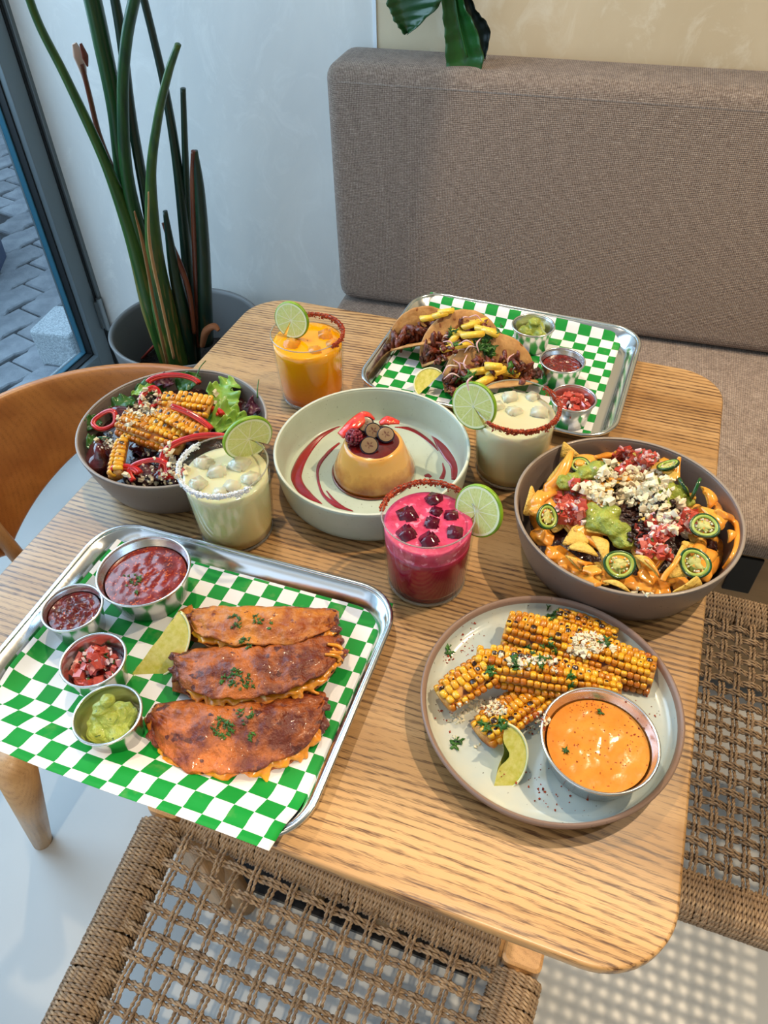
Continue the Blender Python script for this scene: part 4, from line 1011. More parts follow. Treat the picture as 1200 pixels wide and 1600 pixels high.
def folded(name, label, a, b, depth, H, lift, tilt, mat, seed, open_=0.4, fill=True, bulge=.006):
    """half-moon tortilla folded along a-b; its round edge points to the viewer"""
    A, B = Vector(a), Vector(b); c = (A + B) / 2; R = (B - A).length / 2; x = (B - A).normalized(); x.z = 0; x.normalize()
    y = Vector((x.y, -x.x, 0)); y = y if y.y < 0 else -y
    rz = math.atan2(x.y, x.x); t = thing(name, label, 'taco', (c.x, c.y, c.z), (tilt, 0, rz), group='folded red tacos in the front tray')
    o3 = Vector((seed * 3.3, seed * 1.7, seed))
    def shape(u, v):                      # v 0 lower rim .. 0.5 fold .. 1 upper rim
        s = -1 + 2 * u; w = max(0, 1 - s * s) ** .5; w = w ** .85
        k = abs(2 * v - 1); side = 1 if v > .5 else -1
        wave = 1 + .09 * noise.noise(Vector((s * 3, seed, side))) + .04 * noise.noise(Vector((s * 11, seed, side)))
        # the fold itself is rounded
        e = math.sin(min(1, k * 4.5) * PI / 2)
        yy = -(depth * w * wave) * (k ** 1.0) + .004 * (1 - e)
        hh = H * (.30 + .70 * w)
        zz = (hh / 2) * (1 + side * e)
        if side > 0: zz += bulge * math.sin(PI * min(1, k)) * w + open_ * .012 * k ** 3 * w - .010 * k ** 2 * (1 - open_) * w
        else: zz += .0012
        zz += (.0040 * noise.noise(Vector((s * 4, k * 4, side)) + o3) + .0020 * noise.noise(Vector((s * 11, k * 10, side)) + o3) + .0006 * noise.noise(Vector((s * 26, k * 22, side)) + o3)) * (1 if side > 0 else .3)
        return (s * R, yy, zz)
    tor = part('tortilla', grid(shape, 70, 61), M[mat], t); solid(tor, .0016, 0)
    if fill:
        rnd = random.Random(seed); g1, g2 = [], []
        for i in range(26):
            u = .10 + .85 * i / 25; s_ = shape(u, .98); hh = shape(u, .98)[2]
            g1.append(xf(blob(rnd.uniform(.0045, .0075), i + seed, .25, 1.6, 2, (1.3, 1, .55)), (s_[0], s_[1] + rnd.uniform(.0, .006), hh * rnd.uniform(.35, .62)), (0, 0, rnd.uniform(-.5, .5))))
        for i in range(7):
            u = rnd.uniform(.15, .9); s_ = shape(u, .99)
            g1.append(tube([(s_[0], s_[1] + .004, s_[2] * .6), (s_[0] + rnd.uniform(-.004, .004), s_[1] - .004, s_[2] * .35), (s_[0] + rnd.uniform(-.006, .006), s_[1] - .008, .002)], [.003, .0022, .0015], 8))
        for i in range(34):
            u = rnd.choice((rnd.uniform(.03, .97), rnd.uniform(.80, .985), rnd.uniform(.02, .15))); s_ = shape(u, .9)
            g2.append(xf(blob(rnd.uniform(.0035, .0065), i + 50, .35, 1.8, 2, (1.5, 1, .7)), (s_[0] * 1.01, s_[1] * rnd.uniform(.85, 1.04), s_[2] * rnd.uniform(.2, .55)), (0, 0, rnd.uniform(0, 3))))
        for i in range(14):
            s_ = rnd.choice((-1, 1)) ; g2.append(xf(blob(rnd.uniform(.004, .006), i + 90, .35, 1.8, 2, (1.2, 1, .8)), (s_ * R * rnd.uniform(.86, 1.0), -depth * rnd.uniform(.05, .42), H * rnd.uniform(.2, .6))))
        remesh(part('melted_cheese', join(g1), M['cheese'], t, kind='stuff'), .0013)
        remesh(part('beef_filling', join(g2), M['meat'], t, kind='stuff'), .0012)
    return t
pz = TZ + .0005
f3a, f3b = at(236, 1100, TZ + .014), at(507, 1078, TZ + .016); f2a, f2b = at(268, 1016, TZ + .022), at(532, 985, TZ + .022); f1a, f1b = at(296, 944, TZ + .028), at(527, 946, TZ + .028)
def zb(p, z): return Vector((p.x, p.y, z))
folded('folded_taco', 'nearest crisp red taco of the three, dark browned, with cilantro on its middle', zb(f3a, pz), zb(f3b, pz), .069, .018, 0, .05, 'tortilla_red', 3, .25)
folded('folded_taco', 'middle crisp red taco, its rounded edge resting on the nearest one', zb(f2a, pz + .004), zb(f2b, pz + .004), .066, .019, 0, -.10, 'tortilla_red', 8, .35)
folded('folded_taco', 'farthest golden crisp taco of the three, its rounded edge on the middle one', zb(f1a, pz + .008), zb(f1b, pz + .008), .052, .018, 0, -.14, 'tortilla_gold', 12, .35)
# torn tortilla corners and cheese that spill at the left ends
def flap(label, pts, mat, seed):
    P = [at(*p) for p in pts]; c = sum(P, Vector()) / len(P)
    def f(u, v):
        a = P[0].lerp(P[1], u); b = P[3].lerp(P[2], u); q = a.lerp(b, v) - c
        return q + Vector((0, 0, .004 * math.sin(PI * v) * math.sin(PI * u) + .0016 * noise.noise(Vector((u * 4, v * 4, seed)))))
    o = single('tortilla_flap', grid(f, 16, 16), M[mat], label, 'tortilla', c); return solid(o, .0016, 0)
flap('torn golden tortilla corner left of the farthest folded taco', [(278, 955, TZ + .010), (300, 945, TZ + .012), (320, 1005, TZ + .008), (286, 1000, TZ + .002)], 'tortilla_gold', 1)
flap('torn golden tortilla corner left of the middle folded taco', [(270, 1048, TZ + .008), (300, 1040, TZ + .012), (330, 1095, TZ + .008), (270, 1080, TZ + .002)], 'tortilla_gold', 2)
flap('torn orange tortilla corner beside the guacamole cup', [(226, 1125, TZ + .004), (248, 1100, TZ + .012), (276, 1180, TZ + .006), (244, 1168, TZ + .001)], 'tortilla_gold', 3)
herbs('chopped cilantro on the farthest folded taco', [(367, 972, 12, 16), (403, 968, 9, 12), (424, 978, 5, 4), (385, 1006, 12, 12)], 1)
herbs('chopped cilantro on the middle folded taco', [(372, 1060, 18, 30), (352, 1062, 10, 8), (388, 1068, 10, 8)], 2)
herbs('chopped cilantro on the nearest folded taco', [(348, 1138, 17, 42), (384, 1118, 14, 16), (395, 1152, 7, 8)], 3)
herbs('pale cilantro sprig floating on the red chili broth', [(205, 905, 12, 10), (216, 908, 8, 6), (213, 925, 3, 4)], 4, (.0018, .0036))
def strings(label, pts, seed, mat='cheese'):
    upd(); rnd = random.Random(seed); gs = []
    for path in pts:
        P = [pick(x, y)[0] + Vector((0, 0, .0015)) for x, y in path]; gs.append(tube(smooth_path(P, 14), [.0012, .0022, .0012], 7))
    return single('cheese_strings', join(gs), M[mat], label, 'cheese')
strings('stray melted cheese strings at the right end of the middle taco', [[(512, 1008), (530, 1012), (540, 1026)], [(515, 1020), (532, 1022), (545, 1018)], [(520, 1014), (530, 1030), (528, 1036)], [(508, 1024), (526, 1026), (536, 1034)]], 5)

# ---- grilled corn ribs
def kernel_geo(l, w, h):
    v, f = [], []
    bm = bmesh.new(); bmesh.ops.create_cube(bm, size=2); bmesh.ops.subdivide_edges(bm, edges=bm.edges[:], cuts=2, use_grid_fill=True)
    for q in bm.verts:
        p = q.co; s = 1 / (abs(p.x) ** 4 + abs(p.y) ** 4 + abs(p.z) ** 4) ** .25; q.co = Vector((p.x * s * l, p.y * s * w, p.z * s * h))
    g = [v.co.copy() for v in bm.verts], [tuple(v.index for v in q.verts) for q in bm.faces]; bm.free(); return g
KM = {}
def corn(label, A, B, up, R, arc, rows, group, step=.0056, bow=0.0, dark=0.5, seed=1, taper=.62, bend=(0, 0, 0), core=.35, name='corn_rib'):
    A, B = Vector(A), Vector(B); c = (A + B) / 2; t = thing(name, label, 'corn', c, group=group); rnd = random.Random(seed)
    L = (B - A).length; up = Vector(up).normalized(); path = smooth_path([A - c, (A + B) / 2 - c + up * bow + Vector(bend), B - c], 40)
    def frame(s):
        k = min(38, int(s * 39)); p = path[k].lerp(path[k + 1], s * 39 - k); d = (path[k + 1] - path[k]).normalized(); u = (up - d * up.dot(d)).normalized(); return p, d, u, d.cross(u)
    def rad(s): return R * (1 - (1 - taper) * s ** 2.2) * (1 - .22 * (1 - s) ** 6)
    def core_f(s, v):
        p, d, u, w = frame(min(.9999, s)); r = rad(s) - .0024
        if v <= .7: a = (v / .7 - .5) * arc; q = u * math.cos(a) * r + w * math.sin(a) * r
        else:
            a0, a1 = arc / 2, -arc / 2; k = (v - .7) / .3; mid = u * r * core * .4
            e0 = u * math.cos(a0) * r + w * math.sin(a0) * r; e1 = u * math.cos(a1) * r + w * math.sin(a1) * r
            q = e0.lerp(mid, k * 2) if k < .5 else mid.lerp(e1, k * 2 - 1)
        return p + q - u * (R * .55)
    rings = [[core_f(s, v) for v in [i / 28 for i in range(28)]] for s in np.linspace(0.0, 1, 30)]
    part('cob', loft(rings, True, True, True), M['cob'], t)
    key = (round(step, 4), round(R * arc / rows, 4), dark)
    if key not in KM:
        KM[key] = [mesh('kernel', kernel_geo(step * .52, R * arc / rows * .50, .0030), M['kernel_dark' if d_ else 'kernel']) for d_ in (0, 1)]
    n = int(L / step)
    for j in range(rows):
        for i in range(n):
            s = (i + .5 + .5 * (j % 2) * .6) / n
            if s > .985 or rnd.random() < .03: continue
            p, d, u, w = frame(s); a = ((j + .5) / rows - .5) * arc + .05 * noise.noise(Vector((s * 5, j, seed))); nrm = (u * math.cos(a) + w * math.sin(a)).normalized(); tg = d.cross(nrm)
            sc = rad(s) / R; q = p + nrm * (rad(s) - .0020 + rnd.uniform(-.0004, .0004)) - u * (R * .55)
            Rm = Matrix((d, tg, nrm)).transposed() @ Euler((rnd.uniform(-.1, .1), rnd.uniform(-.1, .1), rnd.uniform(-.12, .12))).to_matrix()
            nz = noise.noise(Vector((s * 3.2 + seed, j * .5, seed))) * 1.6 + (dark - .5) * 1.6 + .5 * max(0, s - .8) * 4 * dark
            put('kernel', KM[key][1 if nz > .12 else 0], t, q, Rm.to_euler(), scale=(1, sc, rnd.uniform(.9, 1.1)))
    return t
CG = 'grilled corn ribs on the plate'
zp = T + .0065
def cr_(px, py, z): return at(px, py, z)
corn('long grilled corn rib at the back of the plate, bright yellow at its thick end', at(788, 984, zp + .016), at(1022, 1056, zp + .014), (-.05, -.45, .9), .0275, 2.3, 7, CG, dark=.42, seed=4, taper=.72)
corn('grilled corn piece peeking out behind the long rib', at(868, 962, zp + .013), at(962, 992, zp + .010), (0, .1, 1), .016, 2.0, 5, CG, dark=.7, seed=6, taper=.8)
corn('short charred corn rib lying under the crossing ones near the lime wedge', at(752, 1148, zp + .010), at(850, 1075, zp + .012), (-.3, -.35, .9), .0205, 2.2, 5, CG, dark=.72, seed=7, taper=.9)
corn('bent grilled corn rib crossing the front, charred at its left tip', at(742, 1036, zp + .026), at(972, 1078, zp + .018), (-.1, -.35, .95), .0240, 2.2, 6, CG, dark=.5, seed=5, taper=.62, bow=.004)
corn('charred left tip of corn sticking out over the plate rim', at(690, 1092, zp + .016), at(762, 1045, zp + .024), (-.35, -.25, .9), .0200, 2.2, 5, CG, dark=.68, seed=9, taper=1.0)

crumbs('cheese_crumbs', 'white cheese crumbled on the back corn rib', 'cheese', [(920, 1005, 26, 18, 120), (905, 1020, 18, 12, 40), (957, 1015, 6, 5, 8)], 7, (.0009, .0028))
crumbs('cheese_crumbs', 'white cheese crumbled on the crossing corn rib', 'cheese', [(812, 1038, 18, 14, 40), (850, 1032, 22, 8, 60), (780, 1022, 5, 6, 6), (866, 1046, 5, 5, 6)], 8, (.0009, .0026))
crumbs('cheese_crumbs', 'white cheese crumbled around the short charred rib', 'cheese', [(770, 1105, 22, 14, 70), (735, 1105, 20, 14, 40), (712, 1124, 14, 8, 20), (838, 1130, 20, 18, 26), (745, 1165, 5, 5, 4), (710, 1152, 4, 4, 3)], 9, (.0008, .0024))
crumbs('chili_flakes', 'red and brown chili flakes scattered over the plate', 'spice', [(735, 1000, 22, 28, 34), (700, 1040, 14, 20, 14), (835, 1125, 26, 22, 60), (905, 985, 24, 12, 20), (1000, 1120, 32, 36, 22), (880, 1250, 60, 22, 24), (700, 1120, 25, 30, 12), (820, 1210, 40, 30, 16)], 10, (.0004, .0011), mat='chili')
crumbs('chili_flakes', 'chili powder dusted over the corn ribs and cheese', 'spice', [(850, 1035, 60, 12, 90), (920, 1005, 40, 20, 70), (780, 1105, 30, 18, 70)], 12, (.0003, .0007), mat='chili')
def sprig(label, spots, seed, s=(.004, .0065)): return herbs(label, spots, seed, s, 'cilantro_leaf')
sprig('cilantro leaf on the left of the plate', [(699, 1012, 3, 2), (701, 1022, 3, 2)], 31)
sprig('cilantro leaf on the middle of the crossing rib', [(767, 1050, 6, 6)], 32)
sprig('cilantro leaf on the upper side of the crossing rib', [(804, 1032, 5, 5), (804, 1042, 4, 3)], 33)
sprig('cilantro leaf on the back rib beside the cheese', [(946, 1003, 6, 6)], 34)
sprig('cilantro leaf where the crossing rib meets the orange sauce cup', [(892, 1058, 4, 4), (893, 1074, 6, 3)], 35)
sprig('cilantro leaf lying on the plate below the ribs', [(713, 1160, 7, 5)], 36)
sprig('cilantro leaves on the short charred rib', [(783, 1132, 8, 8), (758, 1135, 8, 6)], 37)
sprig('cilantro bits in the orange sauce', [(938, 1113, 4, 3), (881, 1172, 4, 2)], 38, (.003, .0045))
crumbs('chili_flakes', 'chili flakes floating in the orange sauce', 'spice', [(925, 1105, 42, 9, 40), (940, 1160, 60, 50, 60)], 13, (.0003, .0007), mat='chili')
herbs('dark cilantro under the back rib', [(845, 1020, 26, 20), (862, 958, 12, 10)], 39, (.003, .005))

# ---- flan
FX, FY = .3205, -.3405; FZ = T + .0068
flan = thing('flan', 'caramel flan standing in the mint bowl, topped with berries', 'dessert', (FX, FY, FZ))
M['flan'] = (lambda: (lambda t: (t.col(t.mix(t.ramp(t.math('ADD', t.math('MULTIPLY', t.sep(t.coord('Object'))[2], -22.0), t.math('MULTIPLY', t.noise(t.coord('Object'), 40, 4, .6), 1.1)), [(-0.0, W1(0)), (0.02, W1(.12)), (0.5, W1(1))]), srgb(218, 164, 84), srgb(146, 74, 22))).set(Roughness=.18, Subsurface_Weight=.35, Subsurface_Scale=.006, Coat_Weight=.6, Coat_Roughness=.05), t.bump(t.noise(t.coord('Object'), 70, 3, .6), .15, .001), t.m)[-1])(NT('flan_custard')))()
prf = [(.0005, 0), (.045, 0), (.0475, .002), (.0478, .007), (.0455, .014), (.0412, .024), (.0372, .034), (.0345, .041), (.0330, .0435), (.0310, .0445), (.0005, .0448)]
part('custard', lathe(prf, 80, .008, 1), M['flan'], flan)
M['caramel'] = mottled('dark_caramel', srgb(110, 22, 18), srgb(72, 10, 12), 60, .08, .05, .001, coat=1.0)
def dome(u, v): a = 2 * PI * u; r = .0322 * v * (1 + .015 * math.sin(5 * a)); return (r * math.cos(a), r * math.sin(a), .0462 - .0026 * v ** 5)
part('caramel_top', grid(lambda u, v: dome(u, .01 + v * .99), 60, 14, True), M['caramel'], flan)
part('caramel_drip', tube(smooth_path([(.029 * math.cos(4.9), .029 * math.sin(4.9), .0442), (.0345 * math.cos(4.9), .0345 * math.sin(4.9), .034), (.040 * math.cos(4.88), .040 * math.sin(4.88), .021)], 16), [.0025, .0012, .0004], 8, flat=.15), mottled('caramel_streak', srgb(168, 84, 24), srgb(150, 70, 20), 50, .12, 0, coat=.8), flan)
ring_ = []
for i in range(60):
    a = math.radians(150 + 200 * i / 59); ring_.append((.0485 * math.cos(a), .0485 * math.sin(a), .0008))
part('caramel_pool', tube(ring_, [.0005, .0014, .0018, .0022, .0016, .0005], 8, flat=.6), mottled('caramel_syrup', srgb(120, 56, 14), srgb(96, 40, 10), 60, .08, 0, coat=1.0), flan)
M['strawberry'] = mottled('strawberry', srgb(214, 28, 26), srgb(232, 84, 62), 70, .22, .5, .001, 160, coat=.6, spots=(260, .68, srgb(240, 190, 110)))
M['raspberry'] = mottled('raspberry', srgb(140, 14, 48), srgb(100, 8, 34), 80, .3, .2, coat=.4, sss=.1)
M['blueskin'] = mottled('blueberry_skin', srgb(24, 24, 40), srgb(40, 42, 60), 50, .45, .1)
def m_blue():
    t = NT('blueberry_flesh'); x, y, z = t.sep(t.coord('Object')); a = t.math('ARCTAN2', y, x); r = t.math('MULTIPLY', t.math('SQRT', t.math('ADD', t.math('MULTIPLY', x, x), t.math('MULTIPLY', y, y))), 1000.0)
    st = t.math('MULTIPLY_ADD', t.math('SINE', t.math('MULTIPLY', a, 5.0)), 1.6, 3.2); k = t.math('LESS_THAN', r, st)
    n = t.ramp(t.noise(t.coord('Object'), 400, 3, .7), [(.4, W1(0)), (.6, W1(1))])
    c = t.mix(t.math('MULTIPLY', k, n), srgb(132, 106, 76), srgb(84, 36, 24)); t.col(c).set(Roughness=.3, Coat_Weight=.4); return t.m
M['blueflesh'] = m_blue()
ztop = FZ + .0455
def sberry(label, pts, w):
    P = smooth_path([at(*p) for p in pts], 18); c = P[9]
    o = single('strawberry_slice', tube([p - c for p in P], w, 12, flat=.45), M['strawberry'], label, 'fruit', c, group='berries on the flan'); return o
sberry('curved strawberry slice along the back left of the flan top', [(532, 681, ztop + .004), (552, 664, ztop + .010), (572, 649, ztop + .010), (585, 655, ztop + .004)], [.006, .0095, .009, .003])
sberry('small strawberry tip at the back right of the flan top', [(593, 662, ztop + .004), (606, 657, ztop + .006), (624, 660, ztop + .003)], [.003, .0080, .003])
rp = at(553, 683, ztop + .008); rv = []
for i in range(9):
    for j in range(max(5, int(11 * math.sin(PI * (i + 1) / 11)))):
        ph = PI * (i + .6) / 10; n_ = max(5, int(11 * math.sin(PI * (i + 1) / 11))); a = 2 * PI * (j + .5 * (i % 2)) / n_
        rv.append(xf(ico(1), (.0082 * math.sin(ph) * math.cos(a), .0082 * math.sin(ph) * math.sin(a), .0105 * math.cos(ph)), sc=.0024))
rb_ = thing('raspberry', 'dark raspberry leaning at the left of the flan top', 'fruit', rp, (.5, .3, 0), group='berries on the flan')
part('core', blob(.0078, 3, 0, 1, 2, (1, 1, 1.2)), M['raspberry'], rb_); part('drupelets', join(rv), M['raspberry'], rb_, kind='stuff')
def bberry(label, px, py, dz, tilt, r=.0100):
    p = at(px, py, ztop + dz); n0 = (CAM - p).normalized(); n = (n0 * .75 + Vector((tilt[0], tilt[1], tilt[2])) * .6).normalized(); x = n.orthogonal().normalized(); R = Matrix((x, n.cross(x), n)).transposed()
    t = thing('blueberry_half', label, 'fruit', p, R.to_euler(), group='berries on the flan')
    part('skin', lathe([(.0005, -.0058), (r * .5, -.0053), (r * .85, -.0032), (r, -.0005), (r * .99, .0003), (r * .93, .0006)], 32), M['blueskin'], t)
    part('flesh', lathe([(r * .86, .0008), (r * .6, .0012), (.0004, .0008)], 32), M['blueflesh'], t); return t
bberry('cut blueberry farthest back on the flan', 571, 663, .010, (-.3, 0, 1)); bberry('cut blueberry in the middle of the flan top', 583, 673, .008, (.2, -.3, .8), .0095)
bberry('cut blueberry at the right of the flan top', 603, 679, .007, (.1, .1, 1), .0100); bberry('cut blueberry nearest the viewer on the flan', 577, 696, .006, (0, -.3, 1), .0106)
M['berry_sauce'] = mottled('berry_sauce', srgb(150, 4, 14), srgb(120, 2, 10), 40, .12, .1, .001, coat=.9)
zs_ = T + .0069
def swirl(pts, w): return tube(smooth_path([at(400 + x / 3, 580 + y / 3, zs_) for x, y in pts], 60), [k_ / 3 * .00046 for k_ in w], 10, flat=.16, up=(0, 0, 1))
sw = thing('berry_sauce', 'dark red berry sauce swirled on the floor of the mint bowl', 'sauce', (0, 0, 0))
part('swirl', join([swirl([(310, 622), (235, 575), (195, 520), (192, 470), (230, 390), (300, 310), (380, 255), (450, 222)], [4, 40, 42, 46, 40, 26, 34, 26]),
    swirl([(450, 222), (510, 205), (600, 210), (690, 238), (760, 262), (830, 300), (870, 350), (905, 400), (935, 445), (925, 510)], [26, 30, 34, 30, 16, 22, 44, 48, 46, 16]),
    swirl([(650, 262), (710, 268), (760, 290), (820, 335), (855, 375)], [6, 22, 20, 16, 4]),
    swirl([(392, 335), (345, 375), (300, 430), (288, 480), (300, 545), (325, 590), (380, 630), (455, 656)], [10, 16, 16, 10, 10, 14, 22, 5]),
    swirl([(875, 430), (882, 470), (870, 505)], [4, 14, 20]), swirl([(330, 560), (370, 610), (420, 645)], [4, 14, 10]), swirl([(790, 492), (806, 488), (820, 497)], [12, 20, 12])]), M['berry_sauce'], sw)

# ---- nachos
M['beans'] = mottled('black_beans_and_meat', srgb(60, 20, 14), srgb(26, 12, 12), 120, .3, .8, .003, 160, coat=.5)
def mound(name, label, mat, x, y, r, z0, h, seed, amp=.003):
    def f(u, v):
        a = 2 * PI * u; rr_ = r * (.01 + .99 * v)
        return (rr_ * math.cos(a), rr_ * math.sin(a), z0 + h * (1 - v * v) + amp * noise.noise(Vector((rr_ * 60 * math.cos(a), rr_ * 60 * math.sin(a), seed))))
    return single(name, join([grid(f, 48, 20, True), lathe([(r, z0), (r * .9, .0065), (.001, .0065)], 48)]), mat, label, 'beans' if mat is M['beans'] else 'salad', (x, y, T), kind='stuff')
NX, NY = .605, -.366
mound('refried_beans', 'dark bean and meat filling under the nacho chips', M['beans'], NX, NY, .094, .032, .018, 1)
def tri_plate(P, bulge, th, n=9, rnd_=.14, seed=0, flatn=False):
    """rounded triangular chip through three corner points, curved and a little blistered"""
    A, B, C = P; c = (A + B + C) / 3; nrm = (B - A).cross(C - A).normalized()
    if nrm.dot(CAM - c) < 0: nrm = -nrm
    idx = {}; v = []
    for i in range(n + 1):
        for j in range(n + 1 - i):
            a, b = i / n, j / n; g = 1 - a - b; q = A * g + B * a + C * b
            m = max(a, b, g)
            if m > 1 - rnd_: q = c + (q - c) * (1 - (m - (1 - rnd_)) * 1.1)
            w = a * b + b * g + g * a
            q = q + nrm * (bulge * w * 3 + .0010 * noise.noise(Vector((q.x * 90, q.y * 90, seed + q.z * 50)))) - c
            idx[i, j] = len(v); v.append(q)
    f = []
    for i in range(n):
        for j in range(n - i):
            f.append((idx[i, j], idx[i + 1, j], idx[i, j + 1]))
            if i + j < n - 1: f.append((idx[i + 1, j], idx[i + 1, j + 1], idx[i, j + 1]))
    return (v, f), c, nrm
def chip(label, P, bulge=.004, seed=0, coat=None, group='tortilla chips in the nacho bowl'):
    P = [at(*p) if not isinstance(p, Vector) else p for p in P]
    g, c, n = tri_plate(P, bulge, .0016, seed=seed)
    t = single('tortilla_chip', g, M['chip'], label, 'chip', c, group=group); solid(t, .0016, 0)
    if coat:
        Q = [c + (p - c) * k for p, k in zip(P, coat)]
        g2, c2, n2 = tri_plate(Q, bulge + .0015, .002, seed=seed + 1); g2 = xf(g2, c2 - c + n2 * .0016)
        o = part('cheese_coating', g2, M['cheese_sauce'], t); solid(o, .0022, 1)
    return t
rnd = random.Random(77); GL = 'yellow corn tortilla chip buried among the nachos'
for i in range(26):
    a = 2 * PI * i / 26 * 2.4; r = .030 + .052 * ((i * .618) % 1); z = T + .040 + .012 * (1 - (r / .09) ** 2) + rnd.uniform(0, .006)
    c = Vector((NX + r * math.cos(a), NY + r * math.sin(a), z)); s = rnd.uniform(.020, .026); b = rnd.uniform(0, 6.3); tx, ty = rnd.uniform(-.5, .5), rnd.uniform(-.5, .5)
    P = [c + Vector((s * math.cos(b + k * 2.09), s * math.sin(b + k * 2.09), s * (tx * math.cos(b + k * 2.09) + ty * math.sin(b + k * 2.09)))) for k in range(3)]
    P = [p if (p - Vector((NX, NY, p.z))).length < .100 else Vector((NX, NY, p.z)) + (p - Vector((NX, NY, p.z))).normalized() * .100 for p in P]
    chip(GL, P, rnd.uniform(-.002, .003), i, coat=(.9, .9, .7) if i % 2 else None)
z = T
chip('plain corn chip standing behind at the back left of the bowl', [(880, 688, z + .068), (874, 715, z + .052), (912, 716, z + .052)], .002, 41)
chip('large corn chip leaning at the back left of the bowl, half under cheese sauce', [(897, 700, z + .070), (850, 757, z + .046), (882, 765, z + .050)], .003, 42)
chip('narrow corn chip standing at the far left of the bowl', [(830, 754, z + .068), (815, 806, z + .050), (846, 806, z + .047)], .002, 43)
chip('corn chip behind the bowl edge at the left under cheese', [(842, 768, z + .060), (834, 812, z + .050), (872, 800, z + .052)], .003, 44, (1.05, 1.05, 1.05))
chip('corn chip below the front guacamole, its point upwards', [(898, 820, z + .056), (876, 853, z + .050), (924, 850, z + .054)], .002, 45)
chip('broad corn chip lying in the middle front of the bowl', [(884, 858, z + .054), (910, 845, z + .057), (938, 872, z + .055)], .003, 46)
chip('corn chip pointing down to the front sliced jalapeno', [(921, 838, z + .058), (952, 846, z + .060), (950, 888, z + .055)], .003, 47)
chip('corn chip lying low at the front left edge', [(880, 866, z + .050), (912, 878, z + .052), (908, 895, z + .047)], .002, 48, (.6, .8, .8))
chip('corn chip under the front sliced jalapeno', [(908, 886, z + .053), (940, 884, z + .053), (938, 912, z + .048)], .002, 49)
chip('corn chip lying at the very front rim', [(938, 908, z + .052), (965, 908, z + .053), (988, 928, z + .050)], .003, 50)
chip('corn chip with a cheese edge right of the front jalapeno', [(988, 868, z + .056), (1016, 874, z + .056), (1032, 906, z + .052)], .004, 51, (.5, .8, 1.0))
chip('tall corn chip standing at the front right, striped with sauce', [(1067, 846, z + .068), (1036, 905, z + .052), (1090, 900, z + .052)], .003, 52)
chip('corn chip standing on the front right rim', [(1088, 898, z + .066), (1046, 928, z + .054), (1097, 914, z + .054)], .002, 53)
chip('corn chip fully covered in orange cheese at the right', [(1092, 794, z + .064), (1136, 812, z + .060), (1120, 834, z + .056)], .005, 54, (1.15, 1.1, 1.1))
chip('curled corn chip coated in cheese at the back right', [(1092, 758, z + .066), (1120, 782, z + .060), (1106, 800, z + .056)], .006, 55, (.9, 1.15, 1.0))
chip('corn chip behind the guacamole at the back right', [(1032, 735, z + .062), (1062, 738, z + .064), (1052, 757, z + .060)], .002, 56)
chip('corn chip at the right edge with cheese dripping', [(1135, 828, z + .056), (1150, 836, z + .052), (1136, 850, z + .050)], .003, 57, (1.1, 1.0, 1.1))
chip('corn chip lying at the back rim behind the tomatoes', [(985, 708, z + .058), (1032, 715, z + .060), (1010, 728, z + .060)], .002, 58, (.9, .9, .9))
chip('orange cheesy chip at the back left behind the guacamole', [(900, 712, z + .060), (936, 718, z + .060), (905, 740, z + .056)], .003, 59, (1.05, 1.05, 1.05))

upd()
def goo(label, paths, blobs, seed, vox=.0014):
    gs = []
    for pts, w in paths:
        P = []
        for q in pts:
            if len(q) == 3: P.append(at(*q))
            else: l, n = pick(*q); P.append(l + Vector((0, 0, .0012)))
        gs.append(tube(smooth_path(P, 26), w, 10, flat=.7))
    for i, (px, py, r, fl) in enumerate(blobs):
        l, n = pick(px, py); gs.append(xf(blob(r, seed + i, .22, 1.5, 3, (1.1, .9, fl)), l + Vector((0, 0, r * fl * .25)), (rnd.uniform(-.2, .2), rnd.uniform(-.2, .2), rnd.uniform(0, 3))))
    o = single('cheese_sauce', join(gs), M['cheese_sauce'], label, 'sauce', kind='stuff'); remesh(o, vox); return o
goo('orange cheese sauce on the left side of the nachos', [([(893, 706), (884, 728), (872, 750), (852, 765)], [.003, .006, .007, .005]), ([(846, 770), (838, 790), (838, 812), (848, 842)], [.005, .008, .008, .006]), ([(868, 770), (855, 775), (846, 785)], [.004, .005, .003])],
    [(848, 840, .011, .6), (838, 798, .009, .6), (862, 768, .008, .5), (905, 722, .008, .4)], 1)
goo('orange cheese sauce along the front left rim of the nachos', [([(856, 862), (880, 880), (905, 900), (935, 915)], [.004, .006, .007, .004]), ([(872, 855), (890, 868), (908, 880), (928, 882)], [.003, .003, .0032, .002])],
    [(868, 866, .012, .45), (888, 885, .010, .4), (912, 902, .009, .4), (1000, 914, .014, .35), (1025, 916, .013, .35), (975, 905, .010, .35), (945, 903, .009, .35), (925, 892, .008, .35), (1010, 900, .010, .35)], 2)
goo('orange cheese sauce over the right side of the nachos', [([(1112, 838), (1122, 860), (1112, 885), (1095, 905)], [.006, .008, .008, .005]), ([(1096, 845), (1092, 860), (1086, 872)], [.005, .007, .004]), ([(1128, 806), (1142, 812), (1150, 822)], [.006, .006, .004]), ([(1100, 770), (1118, 790), (1124, 805)], [.003, .006, .006])],
    [(1110, 815, .012, .5), (1122, 868, .010, .6), (1100, 893, .010, .5), (1090, 800, .009, .5), (1125, 855, .008, .5), (1060, 912, .010, .35), (1040, 905, .008, .4)], 3)
goo('thin cheese drizzle running down the tall chip at the front right', [([(1063, 868, T + .066), (1052, 884, T + .062), (1040, 898, T + .057), (1035, 908, T + .054)], [.0018, .0028, .003, .003])], [], 4, .0009)
goo('cheese drizzle stuck up beside the sliced jalapeno at the back', [([(1062, 714, T + .072), (1058, 728, T + .066), (1056, 750, T + .060)], [.002, .0035, .0045])], [], 5, .0009)
